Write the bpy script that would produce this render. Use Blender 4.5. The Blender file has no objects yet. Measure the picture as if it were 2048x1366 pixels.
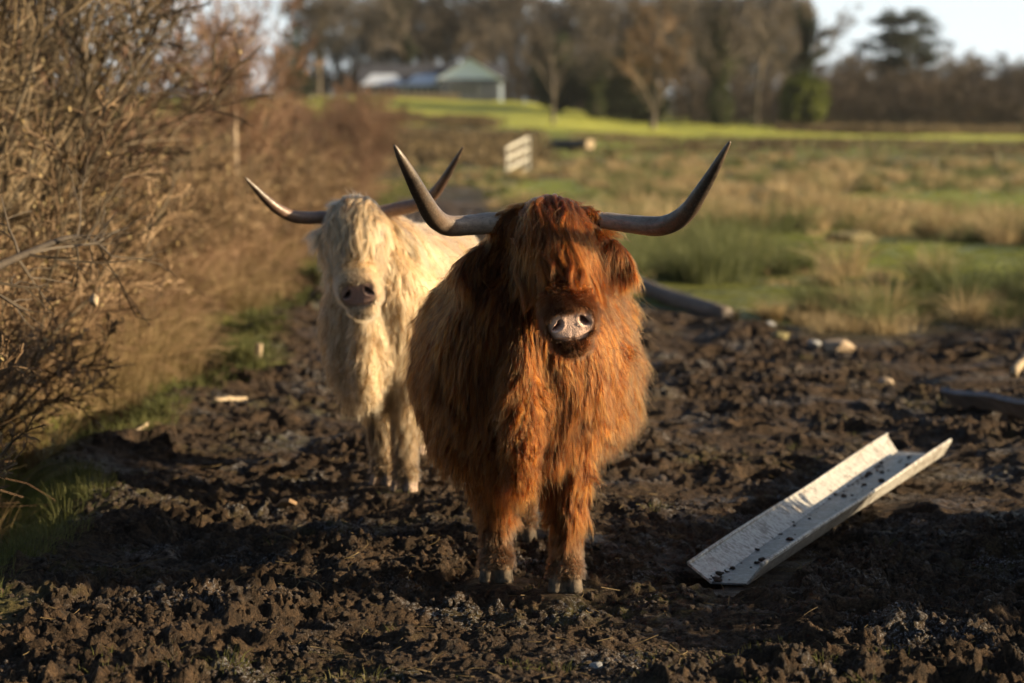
import bpy, math, random
import numpy as np
from mathutils import Vector, Matrix
from mathutils.bvhtree import BVHTree
from mathutils.kdtree import KDTree

SC = bpy.context.scene
COL = SC.collection
F = 4835.0                      # focal length in photo pixels (85 mm on 36 mm)
CAMZ = 1.4
TH = math.atan(413.0 / F)
SUN_AZ = 86.0                   # degrees from "towards the camera" round to the right
SUN_EL = 15.0

def PX(px, py, d):
    """world point that stands d metres ahead along the photo ray through (px,py)"""
    u = (px - 1024) / F; v = -(py - 683) / F
    c, s = math.cos(TH), math.sin(TH)
    D = np.array([u, c + v * s, -s + v * c])
    D = D * (d / D[1])
    return np.array([0, 0, CAMZ]) + D

# ------------------------------------------------------------------ noise
def _h(ix, iy, iz, seed):
    h = (ix.astype(np.int64) * 374761393 + iy.astype(np.int64) * 668265263 + iz * 2147483647 + seed * 974711) & 0xffffffff
    h = ((h ^ (h >> 13)) * 1274126177) & 0xffffffff
    h = ((h ^ (h >> 16)) * 2246822519) & 0xffffffff
    return ((h ^ (h >> 15)) & 0xffffff).astype(np.float32) / float(0xffffff)

def vn2(x, y, seed=0):
    ix = np.floor(x); iy = np.floor(y); fx = (x - ix).astype(np.float32); fy = (y - iy).astype(np.float32)
    ux = fx * fx * (3 - 2 * fx); uy = fy * fy * (3 - 2 * fy)
    a = _h(ix, iy, 0, seed); b = _h(ix + 1, iy, 0, seed); c = _h(ix, iy + 1, 0, seed); d = _h(ix + 1, iy + 1, 0, seed)
    return (a * (1 - ux) + b * ux) * (1 - uy) + (c * (1 - ux) + d * ux) * uy - 0.5

def vn3(p, seed=0):
    i = np.floor(p); f = (p - i).astype(np.float32); u = f * f * (3 - 2 * f)
    r = 0
    for dx in (0, 1):
        for dy in (0, 1):
            for dz in (0, 1):
                w = (u[:, 0] if dx else 1 - u[:, 0]) * (u[:, 1] if dy else 1 - u[:, 1]) * (u[:, 2] if dz else 1 - u[:, 2])
                r = r + w * _h(i[:, 0] + dx, i[:, 1] + dy, (i[:, 2] + dz).astype(np.int64) % 4096, seed)
    return r - 0.5

def fbm(x, y, sc, octs, seed=0, gain=0.5):
    r = 0; a = 1.0
    for o in range(octs):
        r = r + a * vn2(x / sc + 17.3 * o, y / sc - 9.1 * o, seed + o); a *= gain; sc /= 2.07
    return r

def worley(x, y, sc, seed=0):
    x = x / sc; y = y / sc; ix = np.floor(x); iy = np.floor(y)
    best = np.full(x.shape, 9.0, np.float32); sec = best.copy(); idv = np.zeros(x.shape, np.float32)
    for dx in (-1, 0, 1):
        for dy in (-1, 0, 1):
            cx = ix + dx; cy = iy + dy
            px = cx + _h(cx, cy, 1, seed); py = cy + _h(cx, cy, 2, seed)
            d = np.sqrt((px - x) ** 2 + (py - y) ** 2).astype(np.float32)
            m = d < best
            sec = np.where(m, best, np.minimum(sec, d))
            idv = np.where(m, _h(cx, cy, 3, seed), idv)
            best = np.where(m, d, best)
    return best, sec, idv

def sstep(a, b, x):
    t = np.clip((x - a) / (b - a), 0, 1); return t * t * (3 - 2 * t)

# ------------------------------------------------------------------ objects
def tag(o, label=None, cat=None, group=None, kind=None):
    if label: o['label'] = label
    if cat: o['category'] = cat
    if group: o['group'] = group
    if kind: o['kind'] = kind
    return o

def empty(name, loc=(0, 0, 0), rz=0):
    o = bpy.data.objects.new(name, None); COL.objects.link(o)
    o.location = loc; o.rotation_euler = (0, 0, rz); o.empty_display_size = .1
    return o

def mesh_np(name, V, Q, mat=None, parent=None, smooth=True, attrs=None):
    """V (n,3), Q (m,k) polygons of equal size"""
    V = np.asarray(V, np.float32); Q = np.asarray(Q, np.int32)
    me = bpy.data.meshes.new(name)
    me.vertices.add(len(V)); me.vertices.foreach_set('co', V.ravel())
    k = Q.shape[1]
    me.loops.add(Q.size); me.loops.foreach_set('vertex_index', Q.ravel())
    me.polygons.add(len(Q)); me.polygons.foreach_set('loop_start', np.arange(0, Q.size, k, dtype=np.int32))
    me.polygons.foreach_set('use_smooth', np.full(len(Q), smooth))
    if attrs:
        for an, av in attrs.items():
            av = np.asarray(av, np.float32)
            if av.ndim == 1:
                at = me.attributes.new(an, 'FLOAT', 'POINT'); at.data.foreach_set('value', av)
            else:
                at = me.attributes.new(an, 'FLOAT_VECTOR', 'POINT'); at.data.foreach_set('vector', av.ravel())
    me.update(calc_edges=True); me.validate()
    if mat: me.materials.append(mat)
    o = bpy.data.objects.new(name, me); COL.objects.link(o)
    if parent: o.parent = parent
    return o

def copy_tree(o, parent=None):
    c = o.copy(); COL.objects.link(c); c.parent = parent
    for ch in list(o.children): copy_tree(ch, c)
    return c

class MB:
    """collects quads and triangles with python lists"""
    def __init__(s): s.v = []; s.f = []
    def add(s, V, Fc):
        b = len(s.v); s.v += [tuple(map(float, p)) for p in V]; s.f += [tuple(b + i for i in f) for f in Fc]
    def box(s, c, size, rot=None, jit=0, rng=None):
        h = np.array(size) / 2
        V = np.array([[x, y, z] for x in (-1, 1) for y in (-1, 1) for z in (-1, 1)]) * h
        if jit and rng is not None: V = V + rng.uniform(-jit, jit, V.shape)
        if rot is not None: V = V @ np.array(rot).T
        V = V + np.array(c)
        s.add(V, [(0, 1, 3, 2), (4, 6, 7, 5), (0, 4, 5, 1), (2, 3, 7, 6), (0, 2, 6, 4), (1, 5, 7, 3)])
    def tube(s, pts, rad, n=10, cap=True, jit=0, rng=None, flat=1.0):
        pts = np.array(pts, float); K = len(pts); rad = np.broadcast_to(rad, (K,))
        T = np.gradient(pts, axis=0); T /= np.linalg.norm(T, axis=1)[:, None]
        up = np.array([0, 0, 1.0]) if abs(T[0][2]) < .9 else np.array([1.0, 0, 0])
        V = []
        for i in range(K):
            a = np.cross(T[i], up); a /= np.linalg.norm(a); b = np.cross(a, T[i]); up = b
            for j in range(n):
                q = 2 * math.pi * j / n
                rr = rad[i] * (1 + (rng.uniform(-jit, jit) if jit else 0))
                V.append(pts[i] + rr * (math.cos(q) * a + flat * math.sin(q) * b))
        Fc = [(i * n + j, i * n + (j + 1) % n, (i + 1) * n + (j + 1) % n, (i + 1) * n + j) for i in range(K - 1) for j in range(n)]
        if cap:
            Fc.append(tuple(range(n))[::-1]); Fc.append(tuple((K - 1) * n + j for j in range(n)))
        s.add(V, Fc)
    def build(s, name, mat, parent=None, smooth=False, bevel=0):
        me = bpy.data.meshes.new(name); me.from_pydata(s.v, [], s.f)
        if smooth: me.polygons.foreach_set('use_smooth', [True] * len(me.polygons))
        me.update(); me.materials.append(mat)
        o = bpy.data.objects.new(name, me); COL.objects.link(o)
        if parent: o.parent = parent
        if bevel:
            m = o.modifiers.new('bevel', 'BEVEL'); m.width = bevel; m.segments = 2
        return o

def strands(P, R, sides=3, attr=None):
    """P (N,K,3) centre lines, R (N,K) radii -> V, Q, attr per vertex.  sides=2 gives flat blades."""
    P = np.asarray(P, np.float32); N, K, _ = P.shape
    T = np.gradient(P, axis=1); T /= np.linalg.norm(T, axis=2)[..., None] + 1e-9
    rng = np.random.default_rng(N)
    ref = rng.normal(size=(N, 1, 3)).astype(np.float32)
    A = np.cross(T, np.broadcast_to(ref, P.shape)); A /= np.linalg.norm(A, axis=2)[..., None] + 1e-9
    B = np.cross(T, A)
    R = np.broadcast_to(R, (N, K))[..., None]
    if sides == 2:
        V = np.stack([P - A * R, P + A * R], 2)
    else:
        V = np.stack([P + R * (math.cos(2 * math.pi * j / sides) * A + math.sin(2 * math.pi * j / sides) * B) for j in range(sides)], 2)
    idx = np.arange(N * K * sides).reshape(N, K, sides)
    qs = []
    for j in range(sides if sides > 2 else 1):
        j2 = (j + 1) % sides
        qs.append(np.stack([idx[:, :-1, j], idx[:, :-1, j2], idx[:, 1:, j2], idx[:, 1:, j]], -1).reshape(-1, 4))
    at = None if attr is None else np.repeat(attr, K * sides)
    return V.reshape(-1, 3), np.concatenate(qs), at

def leafquads(C, size, rng, droop=0.0, aspect=.6):
    N = len(C); C = np.asarray(C)
    a = rng.normal(size=(N, 3)); a[:, 2] -= droop; a /= np.linalg.norm(a, axis=1)[:, None]
    b = np.cross(a, rng.normal(size=(N, 3))); b /= np.linalg.norm(b, axis=1)[:, None]
    s = (np.asarray(size) * rng.uniform(.6, 1.4, N))[:, None]
    V = np.stack([C - a * s, C + b * s * aspect, C + a * s, C - b * s * aspect], 1)
    return V.reshape(-1, 3), np.arange(N * 4).reshape(N, 4)

def cat_meshes(parts):
    V = []; Q = []; b = 0
    for v, q in parts:
        V.append(v); Q.append(q + b); b += len(v)
    return np.concatenate(V), np.concatenate(Q)

# ------------------------------------------------------------------ materials
def lin(c): return tuple(c) + (1,) if len(c) == 3 else tuple(c)

class NT:
    def __init__(s, name):
        s.m = bpy.data.materials.new(name); s.m.use_nodes = True; s.t = s.m.node_tree; s.t.nodes.clear()
        s.out = s.n('ShaderNodeOutputMaterial')
    def n(s, typ, **kw):
        nd = s.t.nodes.new(typ)
        for k, v in kw.items():
            if k == 'ins':
                for a, b in v.items():
                    if hasattr(b, 'is_linked'): s.t.links.new(b, nd.inputs[a])
                    else: nd.inputs[a].default_value = b
            else: setattr(nd, k, v)
        return nd
    def link(s, a, b): s.t.links.new(a, b)
    def noise(s, scale, detail=4, rough=.55, vec=None, dim='3D'):
        nd = s.n('ShaderNodeTexNoise', ins={'Scale': scale, 'Detail': detail, 'Roughness': rough})
        if vec is not None: s.link(vec, nd.inputs['Vector'])
        return nd.outputs['Fac']
    def ramp(s, fac, stops, interp='LINEAR'):
        nd = s.n('ShaderNodeValToRGB'); nd.color_ramp.interpolation = interp
        e = nd.color_ramp.elements
        while len(e) < len(stops): e.new(.5)
        for i, (p, c) in enumerate(stops):
            e[i].position = p; e[i].color = lin(c)
        s.link(fac, nd.inputs[0]); return nd.outputs['Color']
    def mix(s, fac, a, b, mode='MIX'):
        nd = s.n('ShaderNodeMix', data_type='RGBA', blend_type=mode)
        for i, v in ((0, fac), (6, a), (7, b)):
            if hasattr(v, 'is_linked'): s.link(v, nd.inputs[i])
            else: nd.inputs[i].default_value = v if i == 0 else lin(v)
        return nd.outputs[2]
    def math(s, op, a, b=None, clamp=False):
        nd = s.n('ShaderNodeMath', operation=op, use_clamp=clamp)
        for i, v in enumerate((a, b)):
            if v is None: continue
            if hasattr(v, 'is_linked'): s.link(v, nd.inputs[i])
            else: nd.inputs[i].default_value = v
        return nd.outputs[0]
    def attr(s, name): return s.n('ShaderNodeAttribute', attribute_name=name).outputs['Fac']
    def geo(s): return s.n('ShaderNodeNewGeometry').outputs['Position']
    def objco(s): return s.n('ShaderNodeTexCoord').outputs['Object']
    def objrand(s): return s.n('ShaderNodeObjectInfo').outputs['Random']
    def bump(s, h, strength=.5, dist=.01):
        nd = s.n('ShaderNodeBump', ins={'Height': h, 'Strength': strength, 'Distance': dist}); return nd.outputs[0]
    def bsdf(s, col, rough=.8, normal=None, spec=.3, metal=0, trans=0, sheen=0):
        nd = s.n('ShaderNodeBsdfPrincipled')
        for k, v in (('Base Color', col), ('Roughness', rough)):
            if hasattr(v, 'is_linked'): s.link(v, nd.inputs[k])
            else: nd.inputs[k].default_value = lin(v) if k == 'Base Color' else v
        if hasattr(spec, 'is_linked'): s.link(spec, nd.inputs['Specular IOR Level'])
        else: nd.inputs['Specular IOR Level'].default_value = spec
        nd.inputs['Metallic'].default_value = metal
        if normal is not None: s.link(normal, nd.inputs['Normal'])
        sh = nd.outputs[0]
        if trans:
            tl = s.n('ShaderNodeBsdfTranslucent')
            if hasattr(col, 'is_linked'): s.link(col, tl.inputs[0])
            else: tl.inputs[0].default_value = lin(col)
            mx = s.n('ShaderNodeMixShader'); mx.inputs[0].default_value = trans
            s.link(sh, mx.inputs[1]); s.link(tl.outputs[0], mx.inputs[2]); sh = mx.outputs[0]
        s.link(sh, s.out.inputs[0]); return s.m

def veg_mat(name, cols, trans=.3, scale=1.5, rough=.7, rnd=.5):
    """foliage / twig material: colour varies from clump to clump and object to object"""
    t = NT(name)
    f = t.noise(scale, 3, .6, t.geo())
    f2 = t.noise(scale * 13, 2, .6, t.geo())
    s = t.math('ADD', t.math('MULTIPLY', f, .65), t.math('MULTIPLY', f2, .35))
    s = t.math('ADD', s, t.math('MULTIPLY', t.math('SUBTRACT', t.objrand(), .5), rnd * .4))
    n = len(cols)
    c = t.ramp(s, [(.34 + .32 * i / max(1, n - 1), c) for i, c in enumerate(cols)])
    return t.bsdf(c, rough, spec=.25, trans=trans)
SUN_E=5.0; SKY_S=.05; EXPO=1.52; HZ=8.6; HAZE_D=.00007
# ------------------------------------------------------------------ terrain heights
_ys = np.array([-60, 0, 60, 85, 130, 200, 290, 420, 700, 3000.])
_xs = np.array([-200, -20, -1, 16, 36, 62, 300.])
_zt = np.array([  # rows: y, cols: x
 [0, 0, 0, 0, 0, 0, 0], [0, 0, 0, 0, 0, 0, 0], [0, 0, 0, 0, 0, 0, 0],
 [.15, .12, .05, .0, .0, .0, .0],
 [1.2, 1.0, .65, .45, .35, .3, .3],
 [3.6, 3.2, 2.3, 1.5, 1.1, 1.0, .9],
 [6.3, 6.1, 5.4, 3.2, 2.4, 1.9, 1.7],
 [8, 8, 7, 5.5, 4.5, 3.5, 3.2], [12, 12, 11, 9, 8, 7, 7], [30, 30, 30, 30, 30, 30, 30.]])

def base_z(x, y):
    x = np.asarray(x, float); y = np.asarray(y, float)
    yi = np.clip(np.searchsorted(_ys, y) - 1, 0, len(_ys) - 2); xi = np.clip(np.searchsorted(_xs, x) - 1, 0, len(_xs) - 2)
    ty = np.clip((y - _ys[yi]) / (_ys[yi + 1] - _ys[yi]), 0, 1); tx = np.clip((x - _xs[xi]) / (_xs[xi + 1] - _xs[xi]), 0, 1)
    tx = tx * tx * (3 - 2 * tx)
    z = (_zt[yi, xi] * (1 - tx) + _zt[yi, xi + 1] * tx) * (1 - ty) + (_zt[yi + 1, xi] * (1 - tx) + _zt[yi + 1, xi + 1] * tx) * ty
    return z

def edge_left(y):   # left edge of the mud track
    return -1.78 + .16 * np.sin(y * .9 + 1) + .1 * np.sin(y * 2.3) - 1.0 * sstep(20, 60, y)
def edge_right(x):  # y where mud turns into rushes on the right
    return 19.5 - 1.1 * np.clip(x - 1, -2, 6) + .5 * np.sin(x * 2.1)

def mud_mask(x, y):
    l = sstep(-.18, .18, x - edge_left(y) + .45 * vn2(x / .35, y / .35, 91))
    r = 1 - sstep(-1.0, 1.0, y - edge_right(x) + 1.6 * vn2(x / .8, y / .8, 92))
    # the track goes on behind the animals
    t = (1 - sstep(0.0, 1.0, x - (.1 - .03 * (y - 18)) + 1.2 * vn2(x / 1.5, y / 1.5, 93))) * (1 - sstep(48, 70, y + 14 * vn2(x / 1.2, y / 4, 94)))
    return l * np.maximum(r, t)

def big_z(x, y):
    """shape of the ground without clods"""
    z = base_z(x, y)
    el = edge_left(y)
    near = 1 - sstep(45, 70, y)
    z = z - near * .20 * np.exp(-((x - (el - .30)) / .20) ** 2)           # ditch
    z = z + near * .10 * sstep(0, 2.0, el - 1.0 - x)                       # hedge bank
    z = z + near * .05 * np.exp(-((x - (el + .12)) / .2) ** 2)
    z = z + .05 * fbm(x, y, 1.4, 2, 5) * (1 - sstep(100, 200, y)) * 1.0
    fld = sstep(edge_right(x) - 1, edge_right(x) + 2, y) * (x > el)
    z = z + fld * .16 * fbm(x, y, 2.3, 3, 6)
    return z

FLAT = []      # (x, y, r, z) spots pressed flat: hooves and the like
FLATSEG = []   # (x0,y0,x1,y1,r)

def clod_z(x, y, m):
    wx = x + .05 * fbm(x, y, .22, 2, 11); wy = y + .05 * fbm(x, y, .22, 2, 12)
    def billow(sc, seed, octs=2, gain=.5):       # rounded lumps with creases between them
        r = 0; g = 1.0; q = sc
        for o in range(octs):
            r = r + g * (np.minimum(np.abs(vn2(wx / q + 7.1 * o, wy / q - 3.3 * o, seed + o)) * 3.2, 1) ** .8); g *= gain; q /= 2.1
        return r
    amp = .42 + 1.15 * np.clip(.5 + 1.4 * fbm(x, y, .60, 3, 31), 0, 1)
    z = .085 * fbm(wx, wy, .55, 2, 13)
    z = z + amp * (.016 * billow(.13, 41, 2) + .013 * billow(.050, 45, 3, .65))
    z = z + amp * .020 * fbm(x, y, .040, 4, 15, .7)
    b, s, i = worley(wx, wy, .12, 22)
    z = z + amp * .020 * (i > .5) * (i - .3) * sstep(.05, .5, s - b)
    b, s, i = worley(x + .02 * vn2(x / .05, y / .05, 3), y, .46, 24)       # hoof pits
    z = z - .075 * (i > .45) * (1 - sstep(.10, .24, b))
    z = z + .020 * (i > .45) * np.exp(-((b - .27) / .05) ** 2)
    return (z - .03) * (.25 + .75 * m)

def flat_apply(x, y, z):
    for (fx, fy, r, fz) in FLAT:
        w = 1 - sstep(r * .75, r * 1.9, np.sqrt((x - fx) ** 2 + (y - fy) ** 2)); z = z * (1 - w) + fz * w
    for (x0, y0, x1, y1, r, z0, z1) in FLATSEG:
        dx, dy = x1 - x0, y1 - y0
        t = np.clip(((x - x0) * dx + (y - y0) * dy) / (dx * dx + dy * dy), 0, 1)
        dd = np.sqrt((x - x0 - t * dx) ** 2 + (y - y0 - t * dy) ** 2)
        w = 1 - sstep(r, r * 1.9, dd); zz = z0 + (z1 - z0) * t; z = np.where(z > zz, z * (1 - w) + zz * w, z)
    return z

def full_z(x, y):
    x = np.atleast_1d(np.asarray(x, float)); y = np.atleast_1d(np.asarray(y, float))
    m = mud_mask(x, y); z = big_z(x, y)
    w = np.maximum(m, .35) * (1 - sstep(30, 60, y))
    z = z + w * clod_z(x, y, m)
    return flat_apply(x, y, z)

def gz(x, y): return float(big_z(np.array([x]), np.array([y]))[0])

def build_ground():
    rows = list(np.linspace(-60, 3, 16)) + list(np.linspace(3.4, 5.3, 60))
    y = 5.3
    while y < 34: rows.append(y); y += .0013 * y
    while y < 3000: rows.append(y); y += max(.0013, min(.012, .0013 + (y - 34) * .0004)) * y
    rows = np.array(rows)
    nc = 900
    u = np.linspace(-1, 1, nc)
    outer = np.array([1.03, 1.1, 1.25, 1.6, 2.4, 4, 8])
    hw = .27 * np.maximum(rows, 5) + .9
    X = hw[:, None] * u[None, :]
    ex = hw[:, None] + np.outer(np.maximum(rows, 20) * .35 + 1, outer - 1) * 3
    X = np.concatenate([-ex[:, ::-1], X, ex], 1)
    Y = np.repeat(rows[:, None], X.shape[1], 1)
    nr, ncc = X.shape
    x = X.ravel(); y = Y.ravel()
    m = mud_mask(x, y)
    Z = np.zeros_like(x)
    nearm = y < 62
    Z[~nearm] = big_z(x[~nearm], y[~nearm])
    Z[nearm] = full_z(x[nearm], y[nearm])
    # sideways push gives small overhangs
    k = nearm & (y < 25)
    dx = np.zeros_like(x); dy = np.zeros_like(x)
    dx[k] = .020 * fbm(x[k], y[k], .05, 2, 61) * m[k]; dy[k] = .020 * fbm(x[k], y[k], .05, 2, 62) * m[k]
    V = np.stack([x + dx, y + dy, Z], 1)
    idx = np.arange(nr * ncc).reshape(nr, ncc)
    Q = np.stack([idx[:-1, :-1], idx[:-1, 1:], idx[1:, 1:], idx[1:, :-1]], -1).reshape(-1, 4)
    # zones
    el = edge_left(y)
    ditch = np.exp(-((x - (el - .16)) / .42) ** 2) * (y < 60)
    green = ditch * .9
    mead = sstep(-2, 2, y - (185 + .12 * x * (x < 0) + 10 * vn2(x / 20, y / 20, 7)))
    mead = mead * (1 - sstep(330, 340, y))
    band = sstep(100, 125, y + 12 * vn2(x / 6, y / 9, 8)) * (x > -2)
    patch = .8 * sstep(.02, .25, fbm(x, y, 4.0, 3, 77)) * (y > edge_right(x)) * (x > el)
    green = np.maximum.reduce([green, 1.3 * sstep(.30, .50, moss_zone(x, y)) * (y > edge_right(x) - .5) * (x > el + 1), band * (.45 + 1.1 * sstep(-.25, .15, fbm(x, y / 3, 8, 3, 78))), patch * .8])
    o = mesh_np('ground', V, Q, MAT['ground'], attrs={'mud': m, 'green': np.clip(green, 0, 1), 'meadow': mead})
    tag(o, kind='structure')
    return o

def mat_ground():
    t = NT('ground'); P = t.geo()
    n1 = t.noise(2.2, 5, .6, P); n2 = t.noise(14, 5, .65, P); n3 = t.noise(90, 4, .7, P); n4 = t.noise(320, 3, .7, P)
    mudc = t.ramp(t.math('ADD', t.math('MULTIPLY', n2, .5), t.math('MULTIPLY', n3, .5)),
                  [(.30, (.011, .008, .006)), (.46, (.031, .0215, .015)), (.58, (.078, .051, .032)), (.74, (.20, .128, .074))])
    # frost that clings to some crusts
    fr = t.math('MULTIPLY', t.ramp(n1, [(.54, (0, 0, 0)), (.64, (1, 1, 1))]), t.ramp(n3, [(.50, (0, 0, 0)), (.62, (1, 1, 1))]))
    fr = t.math('MULTIPLY', fr, t.ramp(n4, [(.45, (0, 0, 0)), (.60, (1, 1, 1))]))
    mudc = t.mix(t.math('MULTIPLY', fr, .9), mudc, (.42, .46, .53))
    moss = t.math('MULTIPLY', t.ramp(t.noise(1.1, 4, .6, P), [(.53, (0, 0, 0)), (.66, (1, 1, 1))]), t.ramp(n2, [(.48, (0, 0, 0)), (.60, (1, 1, 1))]))
    mudc = t.mix(t.math('MULTIPLY', moss, .55), mudc, (.060, .065, .018))
    rough_g = t.ramp(n2, [(.30, (.020, .018, .009)), (.5, (.050, .044, .020)), (.7, (.12, .10, .045))])
    greenc = t.ramp(t.math('ADD', t.math('MULTIPLY', n1, .5), t.math('MULTIPLY', n2, .5)),
                    [(.35, (.055, .070, .012)), (.5, (.14, .165, .024)), (.66, (.23, .25, .040))])
    meadc = t.ramp(t.noise(.08, 4, .6, P), [(.35, (.235, .255, .040)), (.6, (.32, .33, .055))])
    c = t.mix(t.attr('green'), rough_g, greenc)
    c = t.mix(t.attr('mud'), c, mudc)
    c = t.mix(t.attr('meadow'), c, meadc)
    h = t.math('ADD', t.math('MULTIPLY', n3, .7), t.math('MULTIPLY', n4, .35))
    nrm = t.bump(h, 1.0, .030)
    rough = t.ramp(t.noise(3, 4, .6, P), [(.40, (.38,) * 3), (.56, (.9,) * 3)])
    return t.bsdf(c, rough, nrm, spec=.12)

def build_clods():
    """loose crumbs and clods of earth strewn over the track"""
    rng = np.random.default_rng(5)
    protos = []
    for k in range(14):
        import bmesh
        bm = bmesh.new(); bmesh.ops.create_icosphere(bm, subdivisions=3 if k < 8 else 2, radius=1)
        V = np.array([v.co[:] for v in bm.verts]); Fc = np.array([[v.index for v in f.verts] for f in bm.faces]); bm.free()
        r = 1 + .75 * vn3(V * 1.4 + k * 7, 40 + k) + .55 * vn3(V * 3.1 + k, 60 + k) + .35 * vn3(V * 6.5, 70 + k)
        V = V * r[:, None] * np.array([1, rng.uniform(.6, 1), rng.uniform(.5, .8)])
        protos.append((V, Fc))
    parts = []; N = 16000
    yy = 5.4 + (rng.random(N) ** 1.7) * 14; xx = rng.uniform(-1, 1, N) * (.25 * yy + .3)
    xx[:8000] = rng.uniform(-1.7, 1.9, 8000); yy[:8000] = rng.uniform(5.4, 8.5, 8000)
    clump = fbm(xx, yy, .5, 2, 88)
    keep = (mud_mask(xx, yy) > .5) & (clump + rng.uniform(-.5, .5, N) > -.15)
    for (fx, fy, r, fz) in FLAT: keep &= (np.hypot(xx - fx, yy - fy) > r * 1.1)
    for (x0, y0, x1, y1, r, *_z) in FLATSEG:
        dx, dy = x1 - x0, y1 - y0; tt = np.clip(((xx - x0) * dx + (yy - y0) * dy) / (dx * dx + dy * dy), 0, 1)
        keep &= np.hypot(xx - x0 - tt * dx, yy - y0 - tt * dy) > r * 1.15
    xx = xx[keep]; yy = yy[keep]; zz = full_z(xx, yy)
    for i in range(len(xx)):
        s = min(.018, .0034 * math.exp(rng.normal(0, .65))) * (1 + .03 * (yy[i] - 6)) + .002
        pv, pf = protos[int(rng.integers(0, 8)) if s > .016 else int(rng.integers(8, 14))]
        M = np.array(Matrix.Rotation(rng.uniform(0, 6.28), 3, 'Z') @ Matrix.Rotation(rng.uniform(-.6, .6), 3, 'X'))
        parts.append((pv @ M.T * s + np.array([xx[i], yy[i], zz[i] + s * .25]), pf))
    V, Q = cat_meshes(parts)
    o = mesh_np('mud_clods', V, Q, MAT['clod']); tag(o, 'loose dark brown clods and crumbs of churned mud on the track', 'mud clods', kind='stuff')

def mat_clod():
    t = NT('clod'); P = t.geo()
    n2 = t.noise(14, 5, .65, P); n3 = t.noise(110, 4, .7, P)
    c = t.ramp(t.math('ADD', t.math('MULTIPLY', n2, .5), t.math('MULTIPLY', n3, .5)),
               [(.30, (.013, .0095, .007)), (.46, (.038, .0265, .018)), (.60, (.095, .062, .039)), (.74, (.22, .142, .082))])
    fr = t.math('MULTIPLY', t.ramp(t.noise(2.2, 5, .6, P), [(.54, (0, 0, 0)), (.66, (1, 1, 1))]), t.ramp(n3, [(.50, (0, 0, 0)), (.64, (1, 1, 1))]))
    c = t.mix(t.math('MULTIPLY', fr, .5), c, (.32, .35, .40))
    return t.bsdf(c, .8, t.bump(t.noise(190, 4, .75, P), 1.0, .018), spec=.3)

def blades(xy, n_each, h, spread, wid, rng, lean=.35, K=4, zf=full_z):
    """tufts: xy (N,2), n_each blades per tuft -> strands P,R"""
    N = len(xy); z = zf(xy[:, 0], xy[:, 1])
    h = np.broadcast_to(h, (N,))
    base = np.repeat(np.column_stack([xy, z]), n_each, 0); hh = np.repeat(h, n_each) * rng.uniform(.45, 1.1, N * n_each)
    a = rng.uniform(0, 2 * np.pi, N * n_each); rr = np.sqrt(rng.random(N * n_each)) * np.repeat(np.broadcast_to(spread, (N,)), n_each)
    d = np.column_stack([np.cos(a), np.sin(a)])
    base[:, :2] += d * rr[:, None]
    t = np.linspace(0, 1, K)[None, :]
    le = np.abs(rng.normal(0, lean, N * n_each)) + .05
    P = np.zeros((N * n_each, K, 3), np.float32)
    off = (hh * le)[:, None] * t ** 1.8
    P[:, :, 0] = base[:, 0:1] + d[:, 0:1] * off; P[:, :, 1] = base[:, 1:2] + d[:, 1:2] * off
    P[:, :, 2] = base[:, 2:3] - .01 + hh[:, None] * t * (1 - .35 * np.clip(le, 0, 1)[:, None] * t)
    R = np.repeat(np.broadcast_to(wid, (N,)), n_each)[:, None] * np.linspace(1, .15, K)[None, :]
    return P, R

def moss_zone(x, y):
    z = np.exp(-((x - 4.9) / 2.6) ** 2 - ((y - 28) / 6.5) ** 2)
    z = np.maximum(z, np.exp(-((x - 9.5) / 3.2) ** 2 - ((y - 50) / 9) ** 2)); z = np.maximum(z, np.exp(-((x - 1.0) / 1.8) ** 2 - ((y - 62) / 12) ** 2))
    return z + .5 * vn2(x / 1.3, y / 2.6, 611)

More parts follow.
